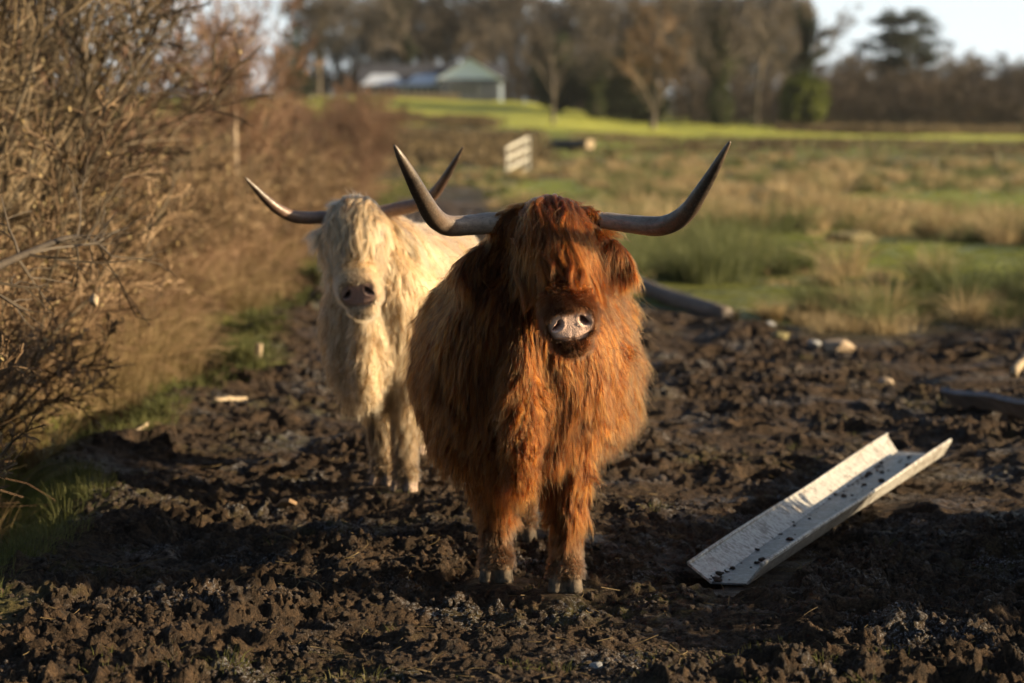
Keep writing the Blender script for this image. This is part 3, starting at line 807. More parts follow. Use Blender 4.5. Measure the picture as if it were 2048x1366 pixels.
def forelock(cw, mat, parent, seed, n_lock=120, per=230, rad=.00050, K=16):
    """long wavy locks that start on the poll and fall forward over the face"""
    rng = np.random.default_rng(seed); P, a, u, r, L = cw.P, cw.a, cw.u, cw.r, cw.L
    prof_s = np.array([-.10, .03, .12, .24, .38, .52, .66, .80, .95]); prof_h = np.array([.030, .066, .078, .080, .072, .056, .040, .034, .028])
    prof_w = np.array([.06, .105, .112, .115, .105, .085, .078, .077, .08])
    t = np.linspace(0, 1, K)
    C = np.zeros((n_lock, K, 3)); rootr = np.zeros(n_lock)
    for i in range(n_lock):
        lat0 = rng.uniform(-.092, .092); s0 = rng.uniform(-.10, .16) if rng.random() < .8 else rng.uniform(.1, .3)
        lat1, s1 = cw.fall(lat0, rng)
        ph = rng.uniform(0, 6.28); am = rng.uniform(.004, .013); fr = rng.uniform(.9, 2.3); lay = rng.uniform(.006, .030)
        s = s0 + (s1 - s0) * t; lat = lat0 + (lat1 - lat0) * t ** 1.25 + am * np.sin(ph + fr * 6.28 * t) * np.minimum(1, t * 3)
        lat += .012 * rng.normal() * np.sin(t * 3.1)
        h = np.interp(s, prof_s, prof_h) * cw.hs; w = np.interp(s, prof_s, prof_w) * cw.hs
        q = np.clip(np.abs(lat) / w, 0, 1.35)
        hh = -.05 + (h + .05) * np.sqrt(np.clip(1 - np.minimum(q, .97) ** 2.4, 0, 1)) - .08 * np.clip(q - .9, 0, 1)
        hh = hh + lay * np.sin(np.clip(t * 1.5 + .15, 0, 1) * 1.57) + am * .7 * np.cos(ph * 1.7 + fr * 6.0 * t) * t + .004 * np.sin(t * 9 + ph)
        C[i] = P + a * (s * L)[:, None] + r * lat[:, None] + u * hh[:, None]
        C[i, :, 2] -= .020 * np.clip(t - .55, 0, 1) ** 1.5 * 4 * rng.uniform(0, 1)
    n = n_lock * per; li = np.repeat(np.arange(n_lock), per)
    off = rng.normal(size=(n, 3)); off /= np.linalg.norm(off, axis=1)[:, None]; off *= (rng.random(n) ** .5)[:, None]
    wid = rng.uniform(.007, .013, n_lock)[li]; shape = (1.0 - .75 * t ** .7)[None, :] * (1 + .35 * np.sin(t[None, :] * 7 + (li * 1.7)[:, None]))
    Pc = C[li] + off[:, None] * (wid[:, None] * shape)[..., None]
    fly = rng.random(n) < .05
    Pc += rng.normal(size=(n, 1, 3)) * (np.where(fly, .030, .0035))[:, None, None] * (t ** 1.6)[None, :, None]
    Pc += np.stack([np.sin(rng.uniform(0, 6.28, n)[:, None] + t[None, :] * rng.uniform(6, 16, n)[:, None]) for _ in range(3)], 2) * (.0016 * t)[None, :, None]
    # strands end at different lengths
    e = rng.uniform(.70, 1.0, n); x = (t[None, :] * e[:, None]) * (K - 1); i0 = np.minimum(x.astype(int), K - 2); f = (x - i0)[..., None]
    ar = np.arange(n)[:, None]; Pc = Pc[ar, i0] * (1 - f) + Pc[ar, i0 + 1] * f
    Rd = (rad * rng.uniform(.7, 1.4, n))[:, None] * (1 - .8 * t ** 2)[None, :]
    hc = bpy.data.hair_curves.new('forelock'); hc.add_curves([K] * n)
    hc.attributes['position'].data.foreach_set('vector', Pc.astype(np.float32).ravel())
    (hc.attributes.get('radius') or hc.attributes.new('radius', 'FLOAT', 'POINT')).data.foreach_set('value', Rd.astype(np.float32).ravel())
    for an, av in (('clump', rng.random(n_lock)[li]), ('fringe', np.full(n, .4))):
        at = hc.attributes.new(an, 'FLOAT', 'CURVE'); at.data.foreach_set('value', av.astype(np.float32))
    hc.materials.append(mat); o = bpy.data.objects.new('forelock', hc); COL.objects.link(o); o.parent = parent
    return o

def eyes(cw, parent, mat):
    for sg in (-1, 1):
        m = MB(); ellipsoid(m, (0, 0, 0), (.017, .017, .017), n=14); o = m.build('eye', mat, parent, smooth=True)
        o.location = Vector(cw.P + cw.a * .40 * cw.L + cw.u * .008 + cw.r * sg * .090 * cw.hs)

def horn(cw_obj, Mi, pts, mat, K=40, n=20, flip=1):
    """pts: (px,py,d,radius_px) along the horn"""
    W = np.array([PX(p[0], p[1], p[2]) for p in pts]); Rr = np.array([p[3] * p[2] / F for p in pts])
    s = np.r_[0, np.cumsum(np.linalg.norm(np.diff(W, axis=0), axis=1))]; s /= s[-1]
    tt = np.linspace(0, 1, K)
    def cr(vals):
        out = np.zeros((K,) + vals.shape[1:])
        for i, t in enumerate(tt):
            j = min(max(np.searchsorted(s, t) - 1, 0), len(s) - 2)
            p0 = vals[max(j - 1, 0)]; p1 = vals[j]; p2 = vals[j + 1]; p3 = vals[min(j + 2, len(s) - 1)]
            h = s[j + 1] - s[j]; x = (t - s[j]) / h
            m1 = (p2 - p0) / (s[j + 1] - s[max(j - 1, 0)]) * h; m2 = (p3 - p1) / (s[min(j + 2, len(s) - 1)] - s[j]) * h
            out[i] = (2 * x ** 3 - 3 * x ** 2 + 1) * p1 + (x ** 3 - 2 * x ** 2 + x) * m1 + (-2 * x ** 3 + 3 * x ** 2) * p2 + (x ** 3 - x ** 2) * m2
        return out
    C = cr(W); R = np.maximum(cr(Rr[:, None])[:, 0], .0015)
    C = (np.c_[C, np.ones(K)] @ np.array(Mi).T)[:, :3]
    R = R * (1 + .030 * np.sin(tt * 75 + np.sin(tt * 40)) * np.clip(1 - tt * 3.2, 0, 1) + .012 * np.sin(tt * 23 + 1) * (tt < .6))
    # round the tip off
    ext = [C[-1] + unit(C[-1] - C[-2]) * R[-1] * q for q in (.6, .95)]
    C = np.vstack([C, ext]); R = np.r_[R, R[-1] * .75, R[-1] * .25]
    tt = np.r_[tt, 1, 1]
    T = np.gradient(C, axis=0); up = np.array([0, 0, 1.0]); V = []
    rng = np.random.default_rng(3)
    for i in range(len(C)):
        t = unit(T[i]); aa = unit(np.cross(t, up)); b = np.cross(aa, t); up = b
        for j in range(n):
            q = 2 * math.pi * j / n; V.append(C[i] + R[i] * (math.cos(q) * aa + math.sin(q) * b) * (1 + .008 * rng.normal()))
    Fq = [(i * n + j, i * n + (j + 1) % n, (i + 1) * n + (j + 1) % n, (i + 1) * n + j) for i in range(len(C) - 1) for j in range(n)]
    mbb = MB(); mbb.add(V, Fq); K2 = len(C); mbb.f.append(tuple((K2 - 1) * n + j for j in range(n))); mbb.f.append(tuple(range(n))[::-1])
    o = mbb.build('horn', mat, cw_obj, smooth=True)
    at = o.data.attributes.new('along', 'FLOAT', 'POINT'); at.data.foreach_set('value', np.repeat(tt, n).astype(np.float32))
    ag = o.data.attributes.new('ang', 'FLOAT', 'POINT'); ag.data.foreach_set('value', np.tile(np.abs(np.linspace(-1, 1, n)), K2).astype(np.float32))
    return o

def mat_horn(name, base, tip, mid):
    t = NT(name); al = t.attr('along')
    mp = t.n('ShaderNodeCombineXYZ'); t.link(t.math('MULTIPLY', al, 5), mp.inputs[0]); t.link(t.math('MULTIPLY', t.attr('ang'), 5), mp.inputs[1])
    fib = t.noise(5, 5, .7, mp.outputs[0])
    blot = t.noise(26, 4, .65, t.objco()); fine = t.noise(170, 3, .7, t.objco())
    f = t.math('ADD', al, t.math('MULTIPLY', t.math('SUBTRACT', blot, .5), .45))
    c = t.ramp(f, [(.10, base), (.45, mid), (.80, tip), (.97, (.10, .07, .05))])
    c = t.mix(t.math('MULTIPLY', t.ramp(fib, [(.45, (0,) * 3), (.62, (1,) * 3)]), .45), c, (.035, .026, .020))
    c = t.mix(t.math('MULTIPLY', t.ramp(fine, [(.52, (0,) * 3), (.66, (1,) * 3)]), .12), c, tuple(min(1, x * 1.6) for x in base))
    rg = t.ramp(blot, [(.35, (.30,) * 3), (.65, (.52,) * 3)])
    return t.bsdf(c, rg, t.bump(t.math('ADD', t.math('MULTIPLY', fib, .6), t.math('MULTIPLY', fine, .4)), .35, .004), spec=.5)

def mat_skin(name, coat, pad, nost, muz, hoof=(.085, .064, .045)):
    t = NT(name); n = t.noise(40, 4, .6, t.objco()); n2 = t.noise(220, 4, .7, t.objco())
    c = t.mix(t.math('MULTIPLY', n, .6), coat, tuple(x * .5 for x in coat))
    c = t.mix(t.attr('muz'), c, muz)
    mudc = t.ramp(n, [(.35, (.035, .026, .018)), (.65, (.13, .098, .066))])
    c = t.mix(t.math('MULTIPLY', t.attr('dirt'), .85), c, mudc)
    c = t.mix(t.attr('hoof'), c, t.ramp(n, [(.4, tuple(x * .35 for x in hoof)), (.6, hoof)]))
    pc = t.mix(t.ramp(n2, [(.55, (0,) * 3), (.68, (1,) * 3)]), pad, tuple(x * .45 for x in pad))
    c = t.mix(t.attr('pad'), c, pc); c = t.mix(t.attr('nost'), c, nost)
    rg = t.math('SUBTRACT', .85, t.math('MULTIPLY', t.attr('pad'), .52))
    vor = t.n('ShaderNodeTexVoronoi', ins={'Scale': 260.0}); t.link(t.objco(), vor.inputs['Vector'])
    return t.bsdf(c, rg, t.bump(t.math('ADD', vor.outputs['Distance'], n2), .35, .003), spec=.4)

def mat_fur(name, cols, muz, dirtc, fringe=None, rough=.34, mixd=.0):
    t = NT(name)
    hi = t.n('ShaderNodeHairInfo')
    f = t.math('ADD', t.math('MULTIPLY', t.attr('clump'), .55), t.math('MULTIPLY', hi.outputs['Random'], .45))
    c = t.ramp(f, [(.12 + .76 * i / (len(cols) - 1), x) for i, x in enumerate(cols)])
    if fringe: c = t.mix(t.math('MULTIPLY', t.attr('fringe'), .6), c, fringe)
    # sun bleached tips
    c = t.mix(t.math('MULTIPLY', t.math('MULTIPLY', hi.outputs['Intercept'], hi.outputs['Random']), .30), c, tuple(min(.95, x * 1.6 + .04) for x in cols[-1]))
    c = t.mix(t.attr('muz'), c, muz)
    c = t.mix(t.math('MULTIPLY', t.attr('dirt'), t.math('ADD', t.math('MULTIPLY', t.attr('clump'), .6), .38)), c, dirtc)
    h = t.n('ShaderNodeBsdfHairPrincipled'); h.parametrization = 'COLOR'
    t.link(c, h.inputs['Color'])
    h.inputs['Roughness'].default_value = rough; h.inputs['Radial Roughness'].default_value = .45; h.inputs['Random Roughness'].default_value = .2
    h.inputs['Coat'].default_value = 0.0; h.inputs['IOR'].default_value = 1.22
    sh = h.outputs[0]
    if mixd:
        d = t.n('ShaderNodeBsdfDiffuse'); t.link(c, d.inputs[0]); mx = t.n('ShaderNodeMixShader'); mx.inputs[0].default_value = mixd
        t.link(sh, mx.inputs[1]); t.link(d.outputs[0], mx.inputs[2]); sh = mx.outputs[0]
    t.link(sh, t.out.inputs[0]); return t.m

def head_frame(cw, Pw, Nw, Mi, rollref, hs=1.0):
    tf = lambda p: (np.array(Mi) @ np.r_[p, 1])[:3]
    cw.P = tf(Pw); N = tf(Nw); cw.L = np.linalg.norm(N - cw.P); cw.a = (N - cw.P) / cw.L
    rr = np.array(Mi)[:3, :3] @ np.array(rollref, float)
    cw.r = unit(rr - cw.a * (rr @ cw.a)); cw.u = np.cross(cw.a, cw.r) * -1
    if cw.u[1] > 0: cw.u = -cw.u
    cw.hs = hs; cw.tf = tf
    fa = unit(cw.a * .45 + np.array([cw.turn, -.65, 0])); fu = unit(cw.u - fa * (cw.u @ fa)); cw.padaxis = (fa, fu); cw.padc = N - cw.u * .040 * hs + cw.a * .008

def build_cattle():
    # ---- red-brown animal in front
    cw = Cow(); cw.turn = .20; cw.dz = .29; cw.k = 1.0; cw.w = 1.06; cw.brx = .02
    org = Vector((.018, 7.33, 0)); rz = math.radians(-3)
    e = empty('highland_cow', org, rz)
    tag(e, 'shaggy red-brown highland cow with wide upswept horns standing foremost on the mud', 'cow')
    M = Matrix.Translation(org) @ Matrix.Rotation(rz, 4, 'Z'); Mi = M.inverted()
    cw.bx = lambda y: 0.0
    head_frame(cw, PX(1096, 432, 7.22), PX(1141, 626, 6.86), Mi, (1, -.10, .01))
    tf = cw.tf
    cw.ears = [(-1, tf(PX(1025, 474, 7.28)), tf(PX(916, 552, 7.19))), (1, tf(PX(1180, 470, 7.26)), tf(PX(1262, 535, 7.18)))]
    cw.hornb = (tf(PX(990, 446, 7.24)), tf(PX(1200, 442, 7.22)))
    def foot(px, py, d): p = PX(px, py, d); return tf(np.array([p[0], d, 0]))
    fl = foot(993, 1180, 7.46); fr = foot(1131, 1200, 7.30)
    h1 = foot(1044, 1100, 8.22); h2 = foot(1140, 1100, 8.30)
    cw.legs = [(fl[0], fl[1], fl[0] - .005, fl[1] + .01, -.13, .06, False), (fr[0], fr[1], fr[0] + .01, fr[1] + .01, .14, .04, False),
               (h1[0], h1[1], h1[0] - .02, h1[1], -.06, h1[1], True), (h2[0], h2[1], h2[0] + .03, h2[1] + .05, .20, h2[1], True)]
    cw.topw = .086; cw.topl = .33
    def sweep(lat, s, rng):
        return np.where(lat < -.02, -.05 + .14 * rng.normal(size=len(lat)) + 1.0 * lat, .38 + 2.0 * np.clip(lat, 0, .12) + .22 * rng.normal(size=len(lat)))
    cw.sweep = sweep
    body = cow_body(cw, 'body', MAT['skin_red']); body.parent = e
    eyes(cw, e, MAT['eye'])
    def fall(lat, rng):
        if lat < -.015: return lat * 1.22 - .012 + .020 * rng.normal(), rng.uniform(.42, .82)
        return lat * 1.05 + .030 + .020 * rng.normal(), rng.uniform(.50, .92)
    cw.fall = fall; forelock(cw, MAT['fur_red'], e, 71, 150, 230)
    fur(cw, 'fur', MAT['fur_red'], QUAL['fur1'], 9500, 11, e)
    for pts in ([(1010, 446, 7.24, 22), (984, 446, 7.23, 22), (950, 449, 7.21, 21), (915, 452, 7.17, 20.5), (888, 449, 7.12, 21), (865, 430, 7.06, 20), (846, 398, 7.0, 17.5), (828, 364, 6.95, 14.8), (812, 334, 6.91, 11.5), (798, 308, 6.88, 7.5), (790, 293, 6.87, 3.6)],
                [(1180, 441, 7.22, 17), (1207, 441, 7.21, 17), (1238, 445, 7.19, 18), (1279, 450, 7.15, 19), (1320, 452, 7.10, 20), (1353, 441, 7.05, 19.5), (1379, 418, 7.0, 17.5), (1400, 386, 6.96, 14.8), (1424, 347, 6.92, 11), (1443, 313, 6.89, 7.6), (1459, 285, 6.87, 3.2)]):
        horn(e, Mi, pts, MAT['horn_red'])
    FLAT.extend([(M @ Vector((p[0], p[1] - .01, 0))).to_2d()[:] + (.088, .016) for p in (fl, fr, h1, h2)])
    # ---- cream animal behind
    c2 = Cow(); c2.turn = .03; c2.dz = .42; c2.k = 1.0; c2.w = .88; c2.brx = -.02
    org = Vector((-.505, 9.50, 0)); rz = math.radians(-9)
    e2 = empty('highland_cow', org, rz)
    tag(e2, 'cream coloured highland cow standing half hidden behind the red-brown one', 'cow')
    M = Matrix.Translation(org) @ Matrix.Rotation(rz, 4, 'Z'); Mi = M.inverted()
    c2.bx = lambda y: 0.0
    head_frame(c2, PX(709, 424, 9.38), PX(711, 570, 9.02), Mi, (1, -.16, .13), 1.04)
    tf = c2.tf
    c2.ears = [(-1, tf(PX(678, 456, 9.42)), tf(PX(640, 494, 9.40))), (1, tf(PX(755, 450, 9.44)), tf(PX(806, 480, 9.44)))]
    c2.hornb = (tf(PX(660, 434, 9.40)), tf(PX(752, 425, 9.42)))
    fl = tf(np.array([(766 - 1024) / F * 9.55, 9.55, 0])); fr = tf(np.array([(808 - 1024) / F * 9.38, 9.38, 0]))
    h1 = tf(np.array([-.42, 10.5, 0])); h2 = tf(np.array([-.24, 10.55, 0]))
    c2.legs = [(fl[0], fl[1], fl[0] - .01, fl[1] + .01, -.11, .06, False), (fr[0], fr[1], fr[0] + .01, fr[1] + .01, .12, .04, False),
               (h1[0], h1[1], h1[0] - .02, h1[1], h1[0] - .05, h1[1], True), (h2[0], h2[1], h2[0] + .02, h2[1], h2[0] + .05, h2[1], True)]
    c2.topw = .085; c2.topl = .25
    c2.sweep = lambda lat, s, rng: lat * 1.5 + .14 * rng.normal(size=len(lat))
    body = cow_body(c2, 'body', MAT['skin_cream']); body.parent = e2
    eyes(c2, e2, MAT['eye'])
    c2.fall = lambda lat, rng: (lat * 1.15 + .012 * rng.normal(), rng.uniform(.45, .88))
    forelock(c2, MAT['fur_cream'], e2, 72, 200, 110, .0007)
    fur(c2, 'fur', MAT['fur_cream'], QUAL['fur2'], 5500, 12, e2, rad=.00085)
    for pts in ([(668, 434, 9.40, 13), (644, 435, 9.39, 13), (614, 436, 9.36, 12.8), (583, 432, 9.32, 12), (555, 418, 9.27, 10.5), (529, 396, 9.22, 8.3), (509, 375, 9.18, 5.5), (491, 356, 9.15, 2)],
                [(742, 426, 9.42, 13), (765, 424, 9.42, 13.5), (792, 419, 9.42, 14), (824, 412, 9.40, 13.2), (850, 402, 9.37, 12.5), (871, 384, 9.34, 11), (891, 355, 9.30, 8.5), (909, 325, 9.27, 5.8), (926, 295, 9.24, 2)]):
        horn(e2, Mi, pts, MAT['horn_cream'])
    FLAT.extend([(M @ Vector((p[0], p[1] - .01, 0))).to_2d()[:] + (.088, .016) for p in (fl, fr, h1, h2)])
# ------------------------------------------------------------------ trees and shrubs
def grow(P, R, n, t0, t1, ratio, spread, up, wob, rng, K=5, rr=.62, minr=0.0):
    """n side shoots on every strand of P"""
    N, K0, _ = P.shape; ip = np.repeat(np.arange(N), n); M = N * n
    t = rng.uniform(t0, t1, M); x = t * (K0 - 1); i = np.minimum(x.astype(int), K0 - 2); f = (x - i)[:, None]
    base = P[ip, i] * (1 - f) + P[ip, i + 1] * f
    tan = P[ip, i + 1] - P[ip, i]; tan /= np.linalg.norm(tan, axis=1)[:, None] + 1e-9
    L = np.linalg.norm(np.diff(P, axis=1), axis=2).sum(1)[ip] * ratio * (1.15 - .6 * t) * rng.uniform(.6, 1.3, M)
    pr = np.cross(tan, rng.normal(size=(M, 3))); pr /= np.linalg.norm(pr, axis=1)[:, None]
    s = rng.normal(spread, spread * .25, M)[:, None]
    d = np.cos(s) * tan + np.sin(s) * pr; out = np.zeros((M, K, 3)); out[:, 0] = base; X = base
    for k in range(1, K):
        d = d + rng.normal(0, wob, (M, 3)); d[:, 2] += up; d /= np.linalg.norm(d, axis=1)[:, None]
        X = X + d * (L / (K - 1))[:, None]; out[:, k] = X
    r0 = (R[ip, i] * (1 - f[:, 0]) + R[ip, i + 1] * f[:, 0]) * rr
    RR = np.maximum(r0[:, None] * np.linspace(1, .35, K)[None, :], minr)
    return out, RR

def stem(h, r, rng, K=7, wob=.06, lean=(0, 0)):
    P = np.zeros((1, K, 3)); d = np.array([lean[0], lean[1], 1.0]); X = np.array([0, 0, -.15])
    P[0, 0] = X
    for k in range(1, K):
        d = d + rng.normal(0, wob, 3) * (1, 1, 0); d /= np.linalg.norm(d); X = X + d * h / (K - 1); P[0, k] = X
    return P, r * np.linspace(1.15, .25, K)[None, :]

def far_tree(kind, seed):
    """tree of unit design height ~ 14 m, built round its own root"""
    rng = np.random.default_rng(seed); e = empty({'bare': 'bare_tree', 'ivy': 'ivy_tree', 'pine': 'pine_tree', 'fir': 'conifer_tree', 'round': 'round_tree'}[kind])
    tw = .028
    if kind in ('bare', 'ivy', 'round'):
        h = 14 * (1 if kind != 'round' else .8)
        tp, tr = stem(h * .93, .26, rng, 8, .05)
        l1, r1 = grow(tp, tr, 13 if kind != 'round' else 20, .22 if kind != 'round' else .16, .98, .50 if kind != 'round' else .52, .75, .10, .10, rng, 6)
        l2, r2 = grow(l1, r1, 8, .2, 1, .5, .6, .06, .14, rng, 5, minr=tw)
        l3, r3 = grow(l2, r2, 7, .2, 1, .55, .6, .04, .16, rng, 4, minr=tw)
        l4, r4 = grow(l3, r3, 4, .3, 1, .55, .55, .03, .16, rng, 3, minr=tw * .8)
        V, Q = cat_meshes([strands(tp, tr, 8)[:2], strands(l1, r1, 5)[:2]])
        mesh_np('trunk', V, Q, MAT['bark'], e)
        V, Q = cat_meshes([strands(a, b, 3)[:2] for a, b in ((l2, r2), (l3, r3), (l4, r4))])
        mesh_np('crown', V, Q, MAT['twig_far'] if kind != 'round' else MAT['twig_tan'], e, smooth=False)
        if kind == 'ivy':
            cs = []
            for k in range(5200):
                t = rng.random() ** 1.1 * .86; x = t * 7; i = min(int(x), 6); p = tp[0, i] * (1 - x + i) + tp[0, i + 1] * (x - i)
                rad = (.85 - .45 * t) * (.6 + .8 * rng.random()) * (1 + .35 * math.sin(t * 21 + seed)); a = rng.uniform(0, 6.28)
                cs.append(p + np.array([math.cos(a) * rad, math.sin(a) * rad, rng.normal(0, .2)]))
            for _ in range(2600):
                j = int(rng.integers(0, 7)); x = rng.random() * 2.5; i = int(x); p = l1[j, i] * (1 - x + i) + l1[j, i + 1] * (x - i)
                cs.append(p + rng.normal(0, .30, 3))
            V, Q = leafquads(np.array(cs), .13, rng); mesh_np('ivy', V, Q, MAT['ivy'], e, smooth=False)
    else:
        h = 13; tp, tr = stem(h * .95, .3, rng, 8, .04)
        if kind == 'pine':
            l1, r1 = grow(tp, tr, 22, .30, 1.0, .40, 1.15, .05, .10, rng, 5); l2, r2 = grow(l1, r1, 12, .25, 1, .42, .7, .08, .12, rng, 4, minr=tw)
        else:
            l1, r1 = grow(tp, tr, 60, .06, 1.0, .28, 1.45, -.03, .06, rng, 4); l2, r2 = grow(l1, r1, 6, .2, 1, .4, .8, -.03, .1, rng, 4, minr=tw)
        V, Q = cat_meshes([strands(tp, tr, 8)[:2], strands(l1, r1, 4)[:2]]); mesh_np('trunk', V, Q, MAT['bark'], e)
        if kind == 'pine':
            cl = []
            while len(cl) < 95:
                q = rng.uniform(-1, 1, 3)
                if (q ** 2).sum() < 1: cl.append((q[0] * 3.1 * (1.05 - .35 * q[2]), q[1] * 3.1, 8.6 + q[2] * 4.4))
            l2 = np.array([[c, c, (c[0] + rng.normal(0, .3), c[1] + rng.normal(0, .3), c[2])] for c in cl] ) ; l2 = l2 + rng.normal(0, .02, l2.shape); r2 = np.full(l2.shape[:2], tw)
            l2 = np.repeat(l2, 4, 0) + rng.normal(0, .42, (len(cl) * 4, 1, 3)) * (1.3, 1.3, .5); r2 = np.repeat(r2, 4, 0)
        pts = l2[:, 1:].reshape(-1, 3); nr = 22 if kind == 'pine' else 14; C = np.repeat(pts, nr, 0) + rng.normal(0, .24, (len(pts) * nr, 3)) * (1.25, 1.25, .55)
        V, Q = leafquads(C, .15, rng, aspect=.4); v2, q2 = strands(l2, r2, 3)[:2]; V, Q = cat_meshes([(V, Q), (v2, q2)])
        mesh_np('crown', V, Q, MAT['needle'], e, smooth=False)
    return e

def ivy_bush(seed, rx, rz, mat):
    rng = np.random.default_rng(seed); e = empty('ivy_bush'); n = 14000
    d = rng.normal(size=(n, 3)); d /= np.linalg.norm(d, axis=1)[:, None]
    lump = 1 + .5 * vn3(d * 2.2 + seed, 9) + .35 * vn3(d * 5, 19)
    C = d * (rng.random(n) ** .35 * lump)[:, None] * np.array([rx, rx, rz]) + np.array([0, 0, rz * .95])
    C[:, 2] = np.maximum(C[:, 2], .05)
    V, Q = leafquads(C, .16, rng); mesh_np('leaves', V, Q, MAT[mat], e, smooth=False)
    tp, tr = stem(rz * 1.4, .15, rng, 5); l1, r1 = grow(tp, tr, 14, .1, .9, .6, .8, .05, .1, rng, 4)
    V, Q = cat_meshes([strands(tp, tr, 6)[:2], strands(l1, r1, 4)[:2]]); mesh_np('trunk', V, Q, MAT['bark'], e)
    return e

def shrub(seed, h=2.6, dens=1.0, twmat='twig_olive', arch=0.0, leaves=450, leafmat='dead_leaf', stems=14, fan=.42, lsize=.012):
    """many-stemmed bare shrub"""
    rng = np.random.default_rng(seed); e = empty('bare_shrub')
    S = []; R = []
    for i in range(stems):
        a = rng.uniform(0, 6.28); q = rng.uniform(.1, fan)
        p, r = stem(h * rng.uniform(.6, .98), .0095 * rng.uniform(.6, 1.6), rng, 7, .09, (math.cos(a) * q, math.sin(a) * q))
        p[0] += np.array([math.cos(a) * .12, math.sin(a) * .12, 0]); p[0, :, 2] -= arch * (np.linspace(0, 1, 7) ** 2) * h * rng.uniform(0, .6)
        S.append(p); R.append(r)
    S = np.concatenate(S); R = np.concatenate(R)
    n1 = int(9 * dens)
    l1, r1 = grow(S, R, n1, .12, 1, .42, .60, .04, .13, rng, 6, .55, .0042)
    l2, r2 = grow(l1, r1, 7, .15, 1, .50, .65, .02, .16, rng, 5, .6, .0034)
    l3, r3 = grow(l2, r2, 4, .2, 1, .50, .6, .0, .18, rng, 4, .7, .0029)
    V, Q = cat_meshes([strands(S, R, 6)[:2], strands(l1[:: 2], r1[:: 2], 4)[:2]]); mesh_np('trunk', V, Q, MAT['stem'], e)
    V, Q = cat_meshes([strands(a, b, 3)[:2] for a, b in ((l1[1::2], r1[1::2]), (l2, r2), (l3, r3))])
    mesh_np('crown', V, Q, MAT[twmat], e, smooth=False)
    if leaves:
        pts = l3[rng.integers(0, len(l3), leaves), rng.integers(1, 4, leaves)] + rng.normal(0, .01, (leaves, 3))
        V, Q = leafquads(pts, lsize, rng, 1.0); mesh_np('leaves', V, Q, MAT[leafmat], e, smooth=False)
    return e

def place(o, x, y, rz, s, label, cat, group=None, z=None, sz=None):
    o.location = (x, y, (gz(x, y) if z is None else z)); o.rotation_euler = (0, 0, rz); o.scale = (s, s, sz or s)
    tag(o, label, cat, group); return o

